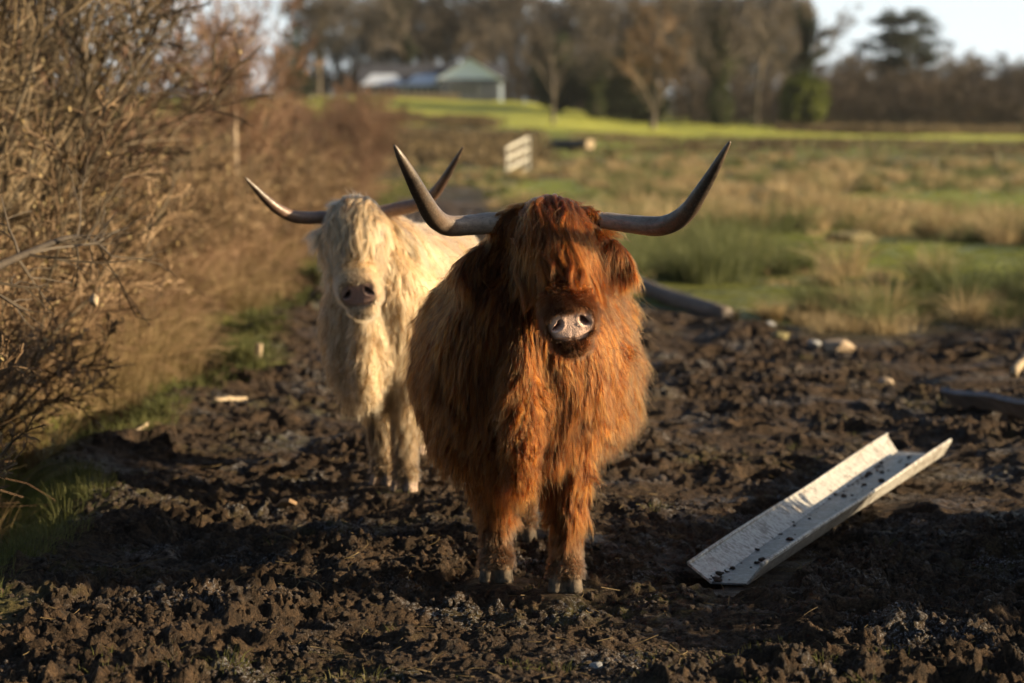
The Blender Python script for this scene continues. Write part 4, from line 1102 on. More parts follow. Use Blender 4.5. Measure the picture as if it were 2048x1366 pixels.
def build_hedge():
    V = {'olive': [shrub(201, 2.6, 1.1, fan=.30), shrub(202, 2.6, 1.1, fan=.36)],
         'brown': [shrub(203, 2.6, 1.1, 'twig_red', .1), shrub(204, 2.6, 1.1, 'twig_red', .2, fan=.55)],
         'tan': [shrub(205, 1.7, 1.1, 'twig_tan', .5, 900, stems=12, fan=.9), shrub(206, 1.7, 1.0, 'twig_tan', .6, 900, stems=12, fan=1.0)],
         'dense': [shrub(207, 2.6, 1.5, 'twig_red', 0, 500, stems=18, fan=.16)]}
    used = set(); rng = np.random.default_rng(9)
    def put(kind, px, d, h, label, group=None, k=None, lat=0):
        src = V[kind][rng.integers(0, len(V[kind])) if k is None else k]
        o = src if src.name not in used else copy_tree(src); used.add(src.name)
        x = (px - 1024) / F * d + lat; b = 1.7 if kind == 'tan' else 2.6
        s = h / b
        place(o, x, d, rng.uniform(0, 6.28), s, label, 'shrub', group)
        return o
    # named ones, tall shrubs of the hedge from near to far
    tall = [
        ('olive', -240, 11.5, 3.3, 'tall olive-grey bare shrub filling the upper corner of the picture on the left'),
        ('olive', -70, 13.8, 3.5, 'second tall olive-grey bare shrub of the hedge from the near end'),
        ('brown', 20, 17.0, 3.5, 'brown twiggy bare shrub between the tall olive shrubs of the hedge'),
        ('olive', 105, 23.0, 3.5, 'olive-brown shrub whose top edge meets the narrow gap of sky'),
        ('dense', 462, 30.0, 3.25, 'dense rusty brown cone-shaped shrub standing alone against the pale sky'),
        ('brown', 350, 26.0, 2.1, 'low rusty shrub just before the rusty cone-shaped one'),
        ('brown', 520, 34.0, 2.2, 'small rusty shrub right behind the rusty cone-shaped one'),
        ('brown', 590, 38.0, 1.9, 'low brown shrub over the left horn of the cream cow'),
        ('brown', 655, 45.0, 1.8, 'farthest low brown shrub where the hedge ends at the green meadow'),
        ('olive', 390, 24.0, 1.6, 'olive shrub below the rusty cone-shaped one in the hedge'),
    ]
    for i, (kd, px, d, h, lb) in enumerate(tall): put(kd, px, d, h, lb)
    o = put('olive', -40, 18.5, 4.1, 'dark olive shrub behind the nearest shrubs of the hedge')
    # the arching, tan bramble-like bushes in front of them
    g = 'tan arching bushes along the front of the hedge'
    for i in range(60):
        d = 7.6 * (44 / 7.6) ** ((i + rng.random() * .5) / 60)
        x = -1.78 - .55 - rng.uniform(0, .95) - .02 * d
        src = V['tan'][i % 2]; o = src if src.name not in used else copy_tree(src); used.add(src.name)
        place(o, x, d, rng.uniform(0, 6.28), rng.uniform(.60, 1.12), 'low tan bush with arching bare stems at the front of the hedge', 'bush', g)
        o.name = 'arching_bush'
    g = 'brown shrubs in the middle of the hedge'
    for i in range(34):
        d = 9.5 * (48 / 9.5) ** ((i + rng.random() * .6) / 34)
        x = -1.78 - 1.7 - rng.uniform(0, 1.8) - .035 * d
        kd = ['brown', 'olive', 'brown', 'dense'][i % 4]; src = V[kd][i % len(V[kd])]; o = src if src.name not in used else copy_tree(src); used.add(src.name)
        place(o, x, d, rng.uniform(0, 6.28), rng.uniform(.55, .85), 'brown twiggy shrub in the thick of the hedge behind the tan bushes', 'shrub', g)

    g = 'low brown shrubs on the rough ground beyond the hedge'
    for i in range(22):
        d = 48 + i * 3.6 + rng.uniform(0, 3); px = rng.uniform(530, 735) + (d - 48) * .3
        kd = ['brown', 'dense', 'brown'][i % 3]; src = V[kd][i % len(V[kd])]; o = src if src.name not in used else copy_tree(src); used.add(src.name)
        place(o, (px - 1024) / F * d, d, rng.uniform(0, 6.28), rng.uniform(.5, .9) * (1 + (d - 48) / 110), 'low brown shrub on the rough ground between the hedge and the meadow', 'shrub', g)
    for ks in V.values():
        for o in ks:
            if o.name not in used and not o.get('label'):
                for c in list(o.children): bpy.data.objects.remove(c)
                bpy.data.objects.remove(o)

def pale_trunk():
    rng = np.random.default_rng(4); e = empty('slender_tree')
    tp, tr = stem(3.3, .045, rng, 8, .03); l1, r1 = grow(tp, tr, 14, .45, 1, .35, .6, .1, .1, rng, 5, minr=.004); l2, r2 = grow(l1, r1, 8, .2, 1, .5, .6, .05, .12, rng, 4, minr=.003)
    l3, r3 = grow(l2, r2, 5, .2, 1, .5, .6, .05, .12, rng, 3, minr=.003)
    V, Q, _ = strands(tp, tr, 8); mesh_np('trunk', V, Q, MAT['pale_bark'], e)
    V, Q = cat_meshes([strands(a, b, 3)[:2] for a, b in ((l1, r1), (l2, r2), (l3, r3))]); mesh_np('crown', V, Q, MAT['twig_red'], e, smooth=False)
    place(e, (476 - 1024) / F * 27, 27, 0, .9, 'slender tree with a thin pale upright trunk in the hedge', 'tree')

def build_branches():
    # arching bare branch at the left edge, rooted in the hedge
    for px, lab in (([(-60, 560), (0, 530), (70, 500), (140, 470), (185, 475), (225, 515)], 'long dark arching branch curving over the dead grass at the left edge'),):
        pts = [PX(a, b, 8.6 + .25 * i) for i, (a, b) in enumerate(px)]
        low = pts[0] + np.array([-.5, .1, -1.0]); z0 = gz(low[0], low[1]); low[2] = z0 - .05
        mid = (low + pts[0]) / 2 + np.array([-.10, 0, .12])
        P = np.array([[low, mid] + pts]); rng = np.random.default_rng(6)
        # resample smoothly
        m = MB(); m.tube(P[0], np.linspace(.026, .006, len(P[0])), 8)
        P5 = P; R5 = np.linspace(.02, .006, P.shape[1])[None, :]
        l1, r1 = grow(P5, R5, 16, .25, 1, .22, .6, .03, .14, rng, 5, .6, .003); l2, r2 = grow(l1, r1, 4, .2, 1, .5, .6, 0, .15, rng, 4, .6, .002)
        e = empty('arching_branch', tuple(low)); 
        o = m.build('stem', MAT['stem_dark'], e, smooth=True); o.location = -Vector(low)
        o.modifiers.new('s', 'SUBSURF').levels = 2; o.modifiers['s'].render_levels = 2
        V, Q = cat_meshes([strands(a, b, 3)[:2] for a, b in ((l1, r1), (l2, r2))]); t = mesh_np('twigs', V - low, Q, MAT['stem_dark'], e, smooth=False)
        tag(e, lab, 'branch')

def build_woods():
    rng = np.random.default_rng(31)
    B = [far_tree('bare', 301), far_tree('bare', 302), far_tree('bare', 303)]
    IV = [far_tree('ivy', 311), far_tree('ivy', 312)]
    PN = far_tree('pine', 321); FR = far_tree('fir', 331); RD = far_tree('round', 341)
    used = set()
    def put(src, px, pyb, pyt, d, label, group=None, rz=None, wide=1.0, cat='tree'):
        """stands at distance d; top of the crown reaches photo row pyt"""
        x = (px - 1024) / F * d; z = gz(x, d)
        ztop = CAMZ + (270 - pyt) / F * d; hh = ztop - z
        o = src if src.name not in used else copy_tree(src); used.add(src.name)
        nat = {'round_tree': 12.5, 'pine_tree': 13.2, 'conifer_tree': 13.2}.get(src.name.split('.')[0], 15.5)
        s = hh / nat
        o.location = (x, d, z); o.rotation_euler = (0, 0, rng.uniform(0, 6.28) if rz is None else rz); o.scale = (s * wide, s * wide, s)
        tag(o, label, cat, group); return o
    put(FR, 578, 185, 60, 262, 'dark green conifer at the left end of the wood beside the gap of sky')
    put(RD, 1303, 250, 15, 215, 'rounded pale brown bare tree with a short pale trunk at the edge of the meadow')
    put(PN, 1805, 235, 5, 300, 'tall dark spreading pine rising over the low trees against the white sky', wide=1.15)
    put(IV[0], 818, 190, -60, 300, 'tall ivy-covered tree behind the roof of the white house')
    put(IV[1], 1440, 245, -80, 245, 'ivy-clad tree just right of the rounded pale brown tree')
    put(IV[0], 1590, 250, -40, 238, 'ivy-covered leaning tree behind the bright green bush, with sky on its right')
    put(B[1], 640, 190, -30, 285, 'tall bare tree between the dark conifer and the white house')
    put(B[2], 740, 190, -60, 310, 'bare tree rising behind the left end of the white house')
    put(B[0], 900, 190, -40, 315, 'bare tree showing sky through its twigs above the white gable')
    put(B[1], 985, 200, -50, 300, 'bare tree just right of the white gable')
    put(B[2], 1105, 235, 30, 205, 'dark bare tree standing at the meadow edge in front of the dark ivy')
    put(B[0], 1200, 240, -60, 255, 'broad bare tree between the white house and the rounded tree')
    put(B[1], 1385, 245, -70, 265, 'tall bare tree behind the rounded pale brown tree')
    put(B[2], 1510, 245, -50, 255, 'tall bare tree between the two ivy-clad trees')
    put(B[0], 1690, 250, 80, 300, 'lower bare tree left of the spreading pine')
    put(B[1], 1930, 250, 110, 290, 'low bare tree right of the spreading pine')
    put(B[2], 2010, 250, 118, 270, 'low bare tree at the right edge of the picture')
    put(IV[1], 1190, 240, 60, 250, 'dark ivy-covered tree in the middle of the wood', wide=1.5)
    # the remaining trees of the wood: alike from here
    g = 'bare brown trees making up the rest of the wood'; lb = 'bare brown tree in the thick of the distant wood'
    for i in range(52):
        px = 612 + i * (958 / 52) + rng.uniform(-12, 12)
        put(B[i % 3], px, 190, rng.uniform(-60, 10) + (60 if i % 3 == 0 else 0), rng.uniform(312, 350), lb, g, wide=1.35)
    g = 'low bare trees on the right of the wood'; lb = 'low bare brown tree along the right part of the distant wood'
    for i in range(34):
        px = 1640 + i * (450 / 24) + rng.uniform(-10, 10)
        put(B[i % 3], px, 240, rng.uniform(105, 155), rng.uniform(262, 330), lb, g, wide=1.5)
    # thick undergrowth of the wood in one mass: brambles and scrub at the foot of the trees
    S = far_tree('bare', 351)
    parts = []
    for nm in ('crown',):
        pass
    n = 1300; pts = []; R = []
    x0 = rng.uniform(-30, 92, n); y0 = np.where(x0 < 18, 300, 262) + rng.uniform(0, 40, n) - (x0 > 18) * 8
    allP = []; allR = []
    for i in range(n):
        h = rng.uniform(2.2, 6.5) if x0[i] > -1 else rng.uniform(1.5, 4.0)
        p, r = stem(h, .05, rng, 4, .2); l1, r1 = grow(p, r, 9, .0, 1, .6, .9, .05, .2, rng, 4, minr=.03); l2, r2 = grow(l1, r1, 4, .2, 1, .6, .8, .0, .2, rng, 3, minr=.03)
        b = np.array([x0[i], y0[i], gz(x0[i], y0[i])])
        parts.append(strands(l1 + b, r1, 3)[:2]); parts.append(strands(l2 + b, r2, 3)[:2])
    V, Q = cat_meshes(parts)
    tag(mesh_np('undergrowth', V, Q, MAT['twig_dark'], smooth=False), 'dark tangled undergrowth at the foot of the distant wood', 'undergrowth', kind='stuff')
    for ch in list(S.children): bpy.data.objects.remove(ch)
    bpy.data.objects.remove(S)
    # bushes with leaves
    for (px, d, rx, rz, mt, nm, lb) in ((1603, 232, 2.3, 2.9, 'ivy_bright', 'ivy_bush', 'bright yellow-green rounded ivy bush at the edge of the wood'),
                                        (1235, 258, 4.4, 4.2, 'ivy', 'evergreen_bush', 'large dark evergreen bush behind the rounded pale brown tree'),
                                        (1120, 262, 2.6, 3.0, 'ivy', 'evergreen_bush', 'dark evergreen bush at the right of the white house'),
                                                                                (1112, 300, 3.0, 4.4, 'ivy', 'evergreen_bush', 'broad dark evergreen bush behind the meadow edge right of the house'),
                                        (600, 268, 1.6, 1.6, 'ivy', 'evergreen_bush', 'small dark evergreen bush under the conifer'),
                                        (1290, 262, 2.2, 2.2, 'ivy', 'evergreen_bush', 'dark evergreen bush just behind the short pale trunk')):
        b = ivy_bush(int(px), rx, rz, mt); b.name = nm; x = (px - 1024) / F * d; place(b, x, d, 0, 1, lb, 'bush')
    # low scrub lines that cross the meadow edge
    parts = []
    spots = []
    for i in range(420):
        d = rng.uniform(92, 165); px = rng.uniform(690, 1080); spots.append(((px - 1024) / F * d, d, rng.uniform(.15, .5)))
    for i in range(300):
        d = rng.uniform(186, 205); px = rng.choice([rng.normal(790, 22), rng.normal(930, 28)]); spots.append(((px - 1024) / F * d, d, rng.uniform(.3, .75)))
    for i in range(260):
        d = rng.uniform(120, 180); px = rng.uniform(1150, 2150); spots.append(((px - 1024) / F * d, d, rng.uniform(.10, .30)))
    for i in range(260):
        d = rng.uniform(222, 240); px = rng.uniform(1560, 2150); spots.append(((px - 1024) / F * d, d, rng.uniform(.4, 1.0)))
    for (x, y, h) in spots:
        a = np.repeat(np.array([[x, y, gz(x, y)]]), 22, 0) + rng.normal(0, 1, (22, 3)) * (.5, .5, 0)
        P = np.zeros((22, 3, 3)); dv = rng.normal(0, .5, (22, 3)); dv[:, 2] = rng.uniform(.4, 1.1, 22)
        for k in range(3): P[:, k] = a + dv * h * k / 2
        parts.append(strands(P, np.full((22, 3), .035), 3)[:2])
    V, Q = cat_meshes(parts)
    tag(mesh_np('meadow_scrub', V, Q, MAT['twig_scrub'], smooth=False), 'low brown scrub and brambles in strips across the distant green meadow', 'scrub', kind='stuff')
# ------------------------------------------------------------------ built things
def rotz(a): c, s = math.cos(a), math.sin(a); return np.array([[c, -s, 0], [s, c, 0], [0, 0, 1.0]])

def build_house():
    d = 292; k = d / F
    X = lambda px: (px - 1024) * k
    zg = 5.75; Z = lambda py: CAMZ + (270 - py) * k
    e = empty('white_bungalow', (X(870), d, zg)); tag(e, 'long low white bungalow with a blue-grey roof behind the meadow', 'house')
    def P(m, name, mat, parent=None, **kw):
        o = m.build(name, mat, parent or e, **kw)
        if (parent or e) is e: o.location = (-X(870), -d, -zg)
        return o
    # main range: long ridge roof along x
    x0, x1 = X(722), X(1005); eave, ridge = Z(163), Z(128); yb = d + 7; yr = d + 3.5; zb = zg - .6
    m = MB(); m.box(((x0 + x1) / 2, (d + yb) / 2, (zb + eave) / 2), (x1 - x0, yb - d, eave - zb)); wall = P(m, 'wall', MAT['white_wall'])
    def roofslab(pts, th=.18):
        m = MB(); pts = np.array(pts, float); low = pts - np.array([0, 0, th]); n = len(pts)
        m.add(list(pts) + list(low), [tuple(range(n)), tuple(range(2 * n - 1, n - 1, -1))] + [(i, (i + n), ((i + 1) % n) + n, (i + 1) % n) for i in range(n)])
        return m
    m = roofslab([(x0 - .3, d - .5, eave - .05), (x1 + .3, d - .5, eave - .05), (x1 + .3, yr, ridge), (x0 - .3, yr, ridge)])
    r = P(m, 'roof', MAT['slate'])
    m2 = roofslab([(x0 - .3, yr + .01, ridge), (x1 + .3, yr + .01, ridge), (x1 + .3, yb + .5, eave - .05), (x0 - .3, yb + .5, eave - .05)]); P(m2, 'roof', MAT['slate'])
    # big white gable on the right, towards us
    gx0, gx1 = X(878), X(1003); gm = (gx0 + gx1) / 2; yf = d - 3.5
    zt = Z(122); ze = Z(160)
    m = MB(); m.box(((gx0 + gx1) / 2, (yf + d) / 2 - .05, (zb + ze) / 2), (gx1 - gx0 - .6, d - yf - .02, ze - zb)); P(m, 'gable_wall', MAT['dark_wall'])  # dark wall under the gable, standing in for its dark openings
    m = MB(); m.add([(gx0, yf, ze), (gx1, yf, ze), (gm, yf, zt), (gx0, d + 2.5, ze), (gx1, d + 2.5, ze), (gm, d + 2.5, zt)], [(0, 1, 2), (5, 4, 3), (0, 3, 4, 1)]); P(m, 'gable', MAT['white_wall'])
    for a, b in ((gx0 - .4, gm), (gx1 + .4, gm)):
        P(roofslab([(a, yf - .3, ze - .1), (b, yf - .3, zt + .14), (b, d + 2.5, zt + .14), (a, d + 2.5, ze - .1)], .14), 'gable_roof', MAT['slate_pale'])
    m = MB(); m.box((gm - .6, yf - .02, (zb + ze) / 2 + .25), (3.0, .06, 1.25)); w = P(m, 'window', MAT['glass'])
    for i in range(4): m = MB(); m.box((gm - 2.1 + i * 1.0, yf - .06, (zb + ze) / 2 + .25), (.09, .05, 1.3)); m.build('window_bar', MAT['white_paint'], w)
    # glazed lean-tos with hipped white roofs on the left
    for (a, b, tp, nm) in ((728, 812, 150, 'conservatory'), (815, 890, 150, 'conservatory')):
        a0, b0 = X(a), X(b); h0 = Z(172); h1 = Z(tp); yq = d - 2.6; mx = (a0 + b0) / 2
        m = MB(); q = (b0 - a0) * .22
        m.add([(a0 - .15, yq - .15, h0), (b0 + .15, yq - .15, h0), (b0 + .15, d - .03, h0), (a0 - .15, d - .03, h0), (a0 + q, d - 1.3, h1), (b0 - q, d - 1.3, h1)],
              [(0, 1, 5, 4), (1, 2, 5), (2, 3, 4, 5), (3, 0, 4), (3, 2, 1, 0)])
        c = P(m, 'conservatory_roof', MAT['slate_pale'])
        m = MB(); m.box((mx, (yq + d) / 2, (zb + h0) / 2 - .02), (b0 - a0 - .1, d - yq - .1, h0 - zb - .06)); P(m, 'conservatory', MAT['glass'])
        m = MB(); n = 7
        for i in range(n): m.box((a0 + (b0 - a0) * i / (n - 1), yq, (zb + h0) / 2), (.13, .1, h0 - zb))
        m.box((mx, yq - .04, zb + .75), (b0 - a0, .06, .5)); P(m, 'glazing_bars', MAT['white_paint'])
    m = MB(); m.box((X(740), d + 3.5, Z(124)), (.8, .8, 1.3)); P(m, 'chimney', MAT['slate'])
    # low wall in front
    m = MB(); z = gz(X(820), d - 5)
    m.box((X(830), d - 5.5, z + .2), (11, .3, .7)); o = m.build('garden_wall', MAT['stone']); tag(o, 'low pale garden wall below the glazed front of the bungalow', 'wall')

def build_gate():
    d = 84; k = d / F; x0 = (1012 - 1024) * k; x1 = (1056 - 1024) * k
    zb = gz(0, d); e = empty('field_gate', (x1, d, zb)); tag(e, 'white five-barred field gate standing ajar beyond the two cows', 'gate')
    L = 2.4; ang = math.atan2(2.25, -(x1 - x0)); dx, dy = math.cos(ang), -math.sin(ang) * 1.0
    far = np.array([-(x1 - x0), -2.25, -.02])
    A = np.array([0, 0, 0.]); rot = rotz(math.atan2(far[1], far[0]))
    Ln = math.hypot(far[0], far[1])
    def G(m, name):
        m.v = [tuple(rot @ (np.array(v) - np.array([0, 0, .16 * v[0]]))) for v in m.v]; m.build(name, MAT['white_paint'], e)
    for z in (.24, .59, .94, 1.29):
        m = MB(); m.box((Ln / 2, 0, z), (Ln, .035, .095)); G(m, 'bar')
    for xx, w in ((.04, .09), (Ln - .04, .09)):
        m = MB(); m.box((xx, .036, .765), (w * .7, .035, 1.10)); G(m, 'upright')
    m = MB(); m.box((0, 0, .72), (.14, .14, 1.62)); o = m.build('gate_post', MAT['post'], bevel=.02); o.location = (x1 + .14, d + .1, zb); tag(o, 'upright timber post that the white field gate hangs from', 'post')

def build_posts():
    i = 0
    labs = ['fence post in the rushes, leftmost of the four across the right field', 'second fence post from the left in the rushes of the right field',
            'third fence post from the left in the rushes of the right field', 'fence post in the rushes nearest the right edge of the picture']
    for px, py, d, lb in ((1600, 320, 96, labs[0]), (1725, 316, 96, labs[1]), (1866, 315, 92, labs[2]), (1990, 308, 90, labs[3])):
        x = (px - 1024) / F * d; z = gz(x, d); ztop = CAMZ + (270 - py) / F * d; h = ztop - z + .2
        rng = np.random.default_rng(int(px)); m = MB(); m.tube([(0, 0, 0), (.01, 0, h * .5), (.0, .01, h - .04), (0, 0, h)], [.085, .08, .078, .05], 8, jit=.05, rng=rng)
        o = m.build('fence_post', MAT['post'], smooth=False); o.location = (x, d, z - .2); tag(o, lb, 'post', 'dark fence posts in the field')
    # short pale stake stub by the verge
    x = PX(515, 715, 14.9); m = MB(); m.tube([(0, 0, -.05), (0.005, 0, .05), (.012, 0, .105)], [.028, .027, .024], 7, jit=.06, rng=np.random.default_rng(1))
    o = m.build('stake', MAT['pale_wood']); o.location = (x[0], 14.9, float(full_z(x[0], 14.9)[0])); tag(o, 'short pale stake stub on the green verge left of the cream cow', 'stake')

def build_log():
    d = 128; x1 = (1180 - 1024) / F * d; zb = gz(x1, d); r = .30
    e = empty('felled_log', (x1, d, zb)); tag(e, 'felled dark log with a pale sawn end lying in the far field', 'log')
    rng = np.random.default_rng(8)
    pts = np.array([(0, 0, r), (-.55, .7, r * 1.02), (-1.2, 1.6, r), (-1.9, 2.5, r * .95)]); m = MB()
    m.tube(pts, [r, r * .98, r * .95, r * .9], 18, cap=False, jit=.04, rng=rng); m.build('bark', MAT['bark'], e, smooth=True)
    m = MB(); t = unit(pts[0] - pts[1]); m.tube([pts[0] - t * .05, pts[0] + t * .008], [r * .95, r * .94], 18); m.build('sawn_end', MAT['pale_wood'], e)

def build_trough():
    """long open channel: flat floor and two flared sides, each with a rolled lip"""
    N = {'lt': PX(1377, 1126, 7.60), 'lb': PX(1424, 1164, 7.52), 'rb': PX(1492, 1167, 7.50), 'rt': PX(1523, 1129, 7.47)}
    # far end
    Fp = {'lt': PX(1774, 869, 10.68), 'lb': PX(1795, 902, 10.60), 'rb': PX(1884, 908, 10.52), 'rt': PX(1901, 880, 10.46)}
    for D in (N, Fp):
        pass
    c = (N['lb'] + N['rb']) / 2; zc = min(N['lb'][2], N['rb'][2])
    e = empty('feed_trough', (float(c[0]), float(c[1]), 0)); tag(e, 'long pale open channel trough lying muddy on the ground at the right', 'trough')
    n = 48
    rng = np.random.default_rng(14)
    def sheet(a, b, th_dir, name, th=.006, rows=5, curve=0.0):
        """skin between line a(t) and line b(t)"""
        V = []; t = np.linspace(0, 1, n)
        for side in (0, 1):
            for i in range(n):
                for j in range(rows):
                    w = j / (rows - 1); A = N[a] * (1 - t[i]) + Fp[a] * t[i]; B = N[b] * (1 - t[i]) + Fp[b] * t[i]
                    p = A * (1 - w) + B * w + th_dir * (side * th + curve * math.sin(math.pi * w)) + np.array([0, 0, .0015 * math.sin(t[i] * 5)])
                    V.append(p - np.array([c[0], c[1], 0]))
        V = np.array(V); idx = np.arange(2 * n * rows).reshape(2, n, rows)
        Fc = []
        for i in range(n - 1):
            for j in range(rows - 1):
                Fc.append((idx[0, i, j], idx[0, i + 1, j], idx[0, i + 1, j + 1], idx[0, i, j + 1])); Fc.append((idx[1, i, j + 1], idx[1, i + 1, j + 1], idx[1, i + 1, j], idx[1, i, j]))
        for i in range(n - 1):
            Fc.append((idx[1, i, 0], idx[1, i + 1, 0], idx[0, i + 1, 0], idx[0, i, 0])); Fc.append((idx[0, i, rows - 1], idx[0, i + 1, rows - 1], idx[1, i + 1, rows - 1], idx[1, i, rows - 1]))
        for j in range(rows - 1):
            Fc.append((idx[0, 0, j], idx[0, 0, j + 1], idx[1, 0, j + 1], idx[1, 0, j])); Fc.append((idx[0, n - 1, j + 1], idx[0, n - 1, j], idx[1, n - 1, j], idx[1, n - 1, j + 1]))
        m = MB(); m.add(V, Fc); return m.build(name, MAT['trough' if name != 'floor' else 'trough_floor_shaded'], e)
    ax = unit(Fp['lb'] - N['lb'])
    outl = unit(np.cross(ax, N['lt'] - N['lb'])); outl = outl if outl[2] < 0 else -outl
    outr = unit(np.cross(ax, N['rt'] - N['rb'])); outr = outr if outr[2] < 0 else -outr
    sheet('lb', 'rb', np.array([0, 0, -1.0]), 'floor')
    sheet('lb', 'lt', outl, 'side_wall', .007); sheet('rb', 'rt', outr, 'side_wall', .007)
    for s in ('lt', 'rt'):
        m = MB(); t = np.linspace(0, 1, 24); m.tube([N[s] * (1 - q) + Fp[s] * q - np.array([c[0], c[1], -.003 * math.sin(q * 9)]) for q in t], .0065, 8); m.build('rolled_lip', MAT['trough'], e, smooth=True)
    # lumps of mud lying in it: one loose mass
    parts = []
    import bmesh
    bm = bmesh.new(); bmesh.ops.create_icosphere(bm, subdivisions=2, radius=1); IV = np.array([v.co[:] for v in bm.verts]); IF = np.array([[v.index for v in f.verts] for f in bm.faces]); bm.free()
    for i in range(340):
        t = rng.random() ** 1.2; w = rng.normal(.04, .07) if rng.random() < .5 else np.clip(rng.normal(.4, .3), -.3, 1.0)
        if vn3(np.array([[t * 16, w * 3, 1.5]]), 77)[0] < .02 and rng.random() < .85: continue
        A = N['lb'] * (1 - t) + Fp['lb'] * t; B = N['rb'] * (1 - t) + Fp['rb'] * t
        if w < 0: Lt = N['lt'] * (1 - t) + Fp['lt'] * t; p = A + (Lt - A) * (-w)
        else: p = A * (1 - w) + B * w
        s = min(.011, .0026 * math.exp(rng.normal(0, .8))); V = IV * (1 + .9 * vn3(IV * 2.2 + i, 5))[:, None] * s * np.array([1.2, 1.6, .7])
        parts.append((V + p + np.array([0, 0, s * .35]), IF))
    V, Q = cat_meshes(parts); o = mesh_np('mud_crumbs', V, Q, MAT['clod']); tag(o, 'crumbs of mud lying in the pale trough', 'mud crumbs', kind='stuff')
    FLATSEG.append((N['lb'][0] + .04, N['lb'][1] - .05, Fp['rb'][0] - .03, Fp['rb'][1], .13, zc - .012, min(Fp['lb'][2], Fp['rb'][2]) - .012))
    print('TROUGH z', {k: round(float(v[2]), 3) for k, v in N.items()}, {k: round(float(v[2]), 3) for k, v in Fp.items()})

def plank(name, a, b, w, th, mat, label, cat, lift=.0, rollz=0.0, seed=0):
    a = np.array(a); b = np.array(b); rng = np.random.default_rng(seed); L = np.linalg.norm(b - a)
    n = 14; V = []
    ax = unit(b - a); sd = unit(np.cross(ax, [0, 0, 1.0])); up = np.cross(sd, ax)
    sd2 = sd * math.cos(rollz) + up * math.sin(rollz); up2 = np.cross(sd2, ax)
    m = MB(); 
    for i in range(n):
        p = (b - a) * i / (n - 1) + up * .006 * math.sin(i * .9 + seed); e_ = 1 + rng.uniform(-.04, .04)
        for s1, s2 in ((-1, -1), (1, -1), (1, 1), (-1, 1)): V.append(p + sd2 * s1 * w / 2 * e_ + up2 * s2 * th / 2)
    Fc = [(i * 4 + j, i * 4 + (j + 1) % 4, (i + 1) * 4 + (j + 1) % 4, (i + 1) * 4 + j) for i in range(n - 1) for j in range(4)] + [(3, 2, 1, 0), tuple((n - 1) * 4 + j for j in range(4))]
    m.add(V, Fc); o = m.build(name, mat, bevel=.004); o.location = a; tag(o, label, cat); return o

def rock(px, py, d, size, mat, label, seed, cat='stone', squash=.6):
    import bmesh
    bm = bmesh.new(); bmesh.ops.create_icosphere(bm, subdivisions=4, radius=1); V = np.array([v.co[:] for v in bm.verts]); Q = np.array([[v.index for v in f.verts] for f in bm.faces]); bm.free()
    rng = np.random.default_rng(seed)
    for _ in range(14):   # chipped planes
        nrm = unit(rng.normal(size=3)); dd = rng.uniform(.62, .9); q = V @ nrm - dd; V = V - np.outer(np.maximum(q, 0), nrm)
    V *= (1 + .10 * vn3(V * 3 + seed, 3) + .05 * vn3(V * 9 + seed, 4))[:, None]
    V = V * size * np.array([1, .9, squash])
    x = (px - 1024) / F * d; z = float(full_z(x, d)[0])
    o = mesh_np('stone', V, Q, mat); o.location = (x, d, z + size * squash * .35); tag(o, label, cat); return o

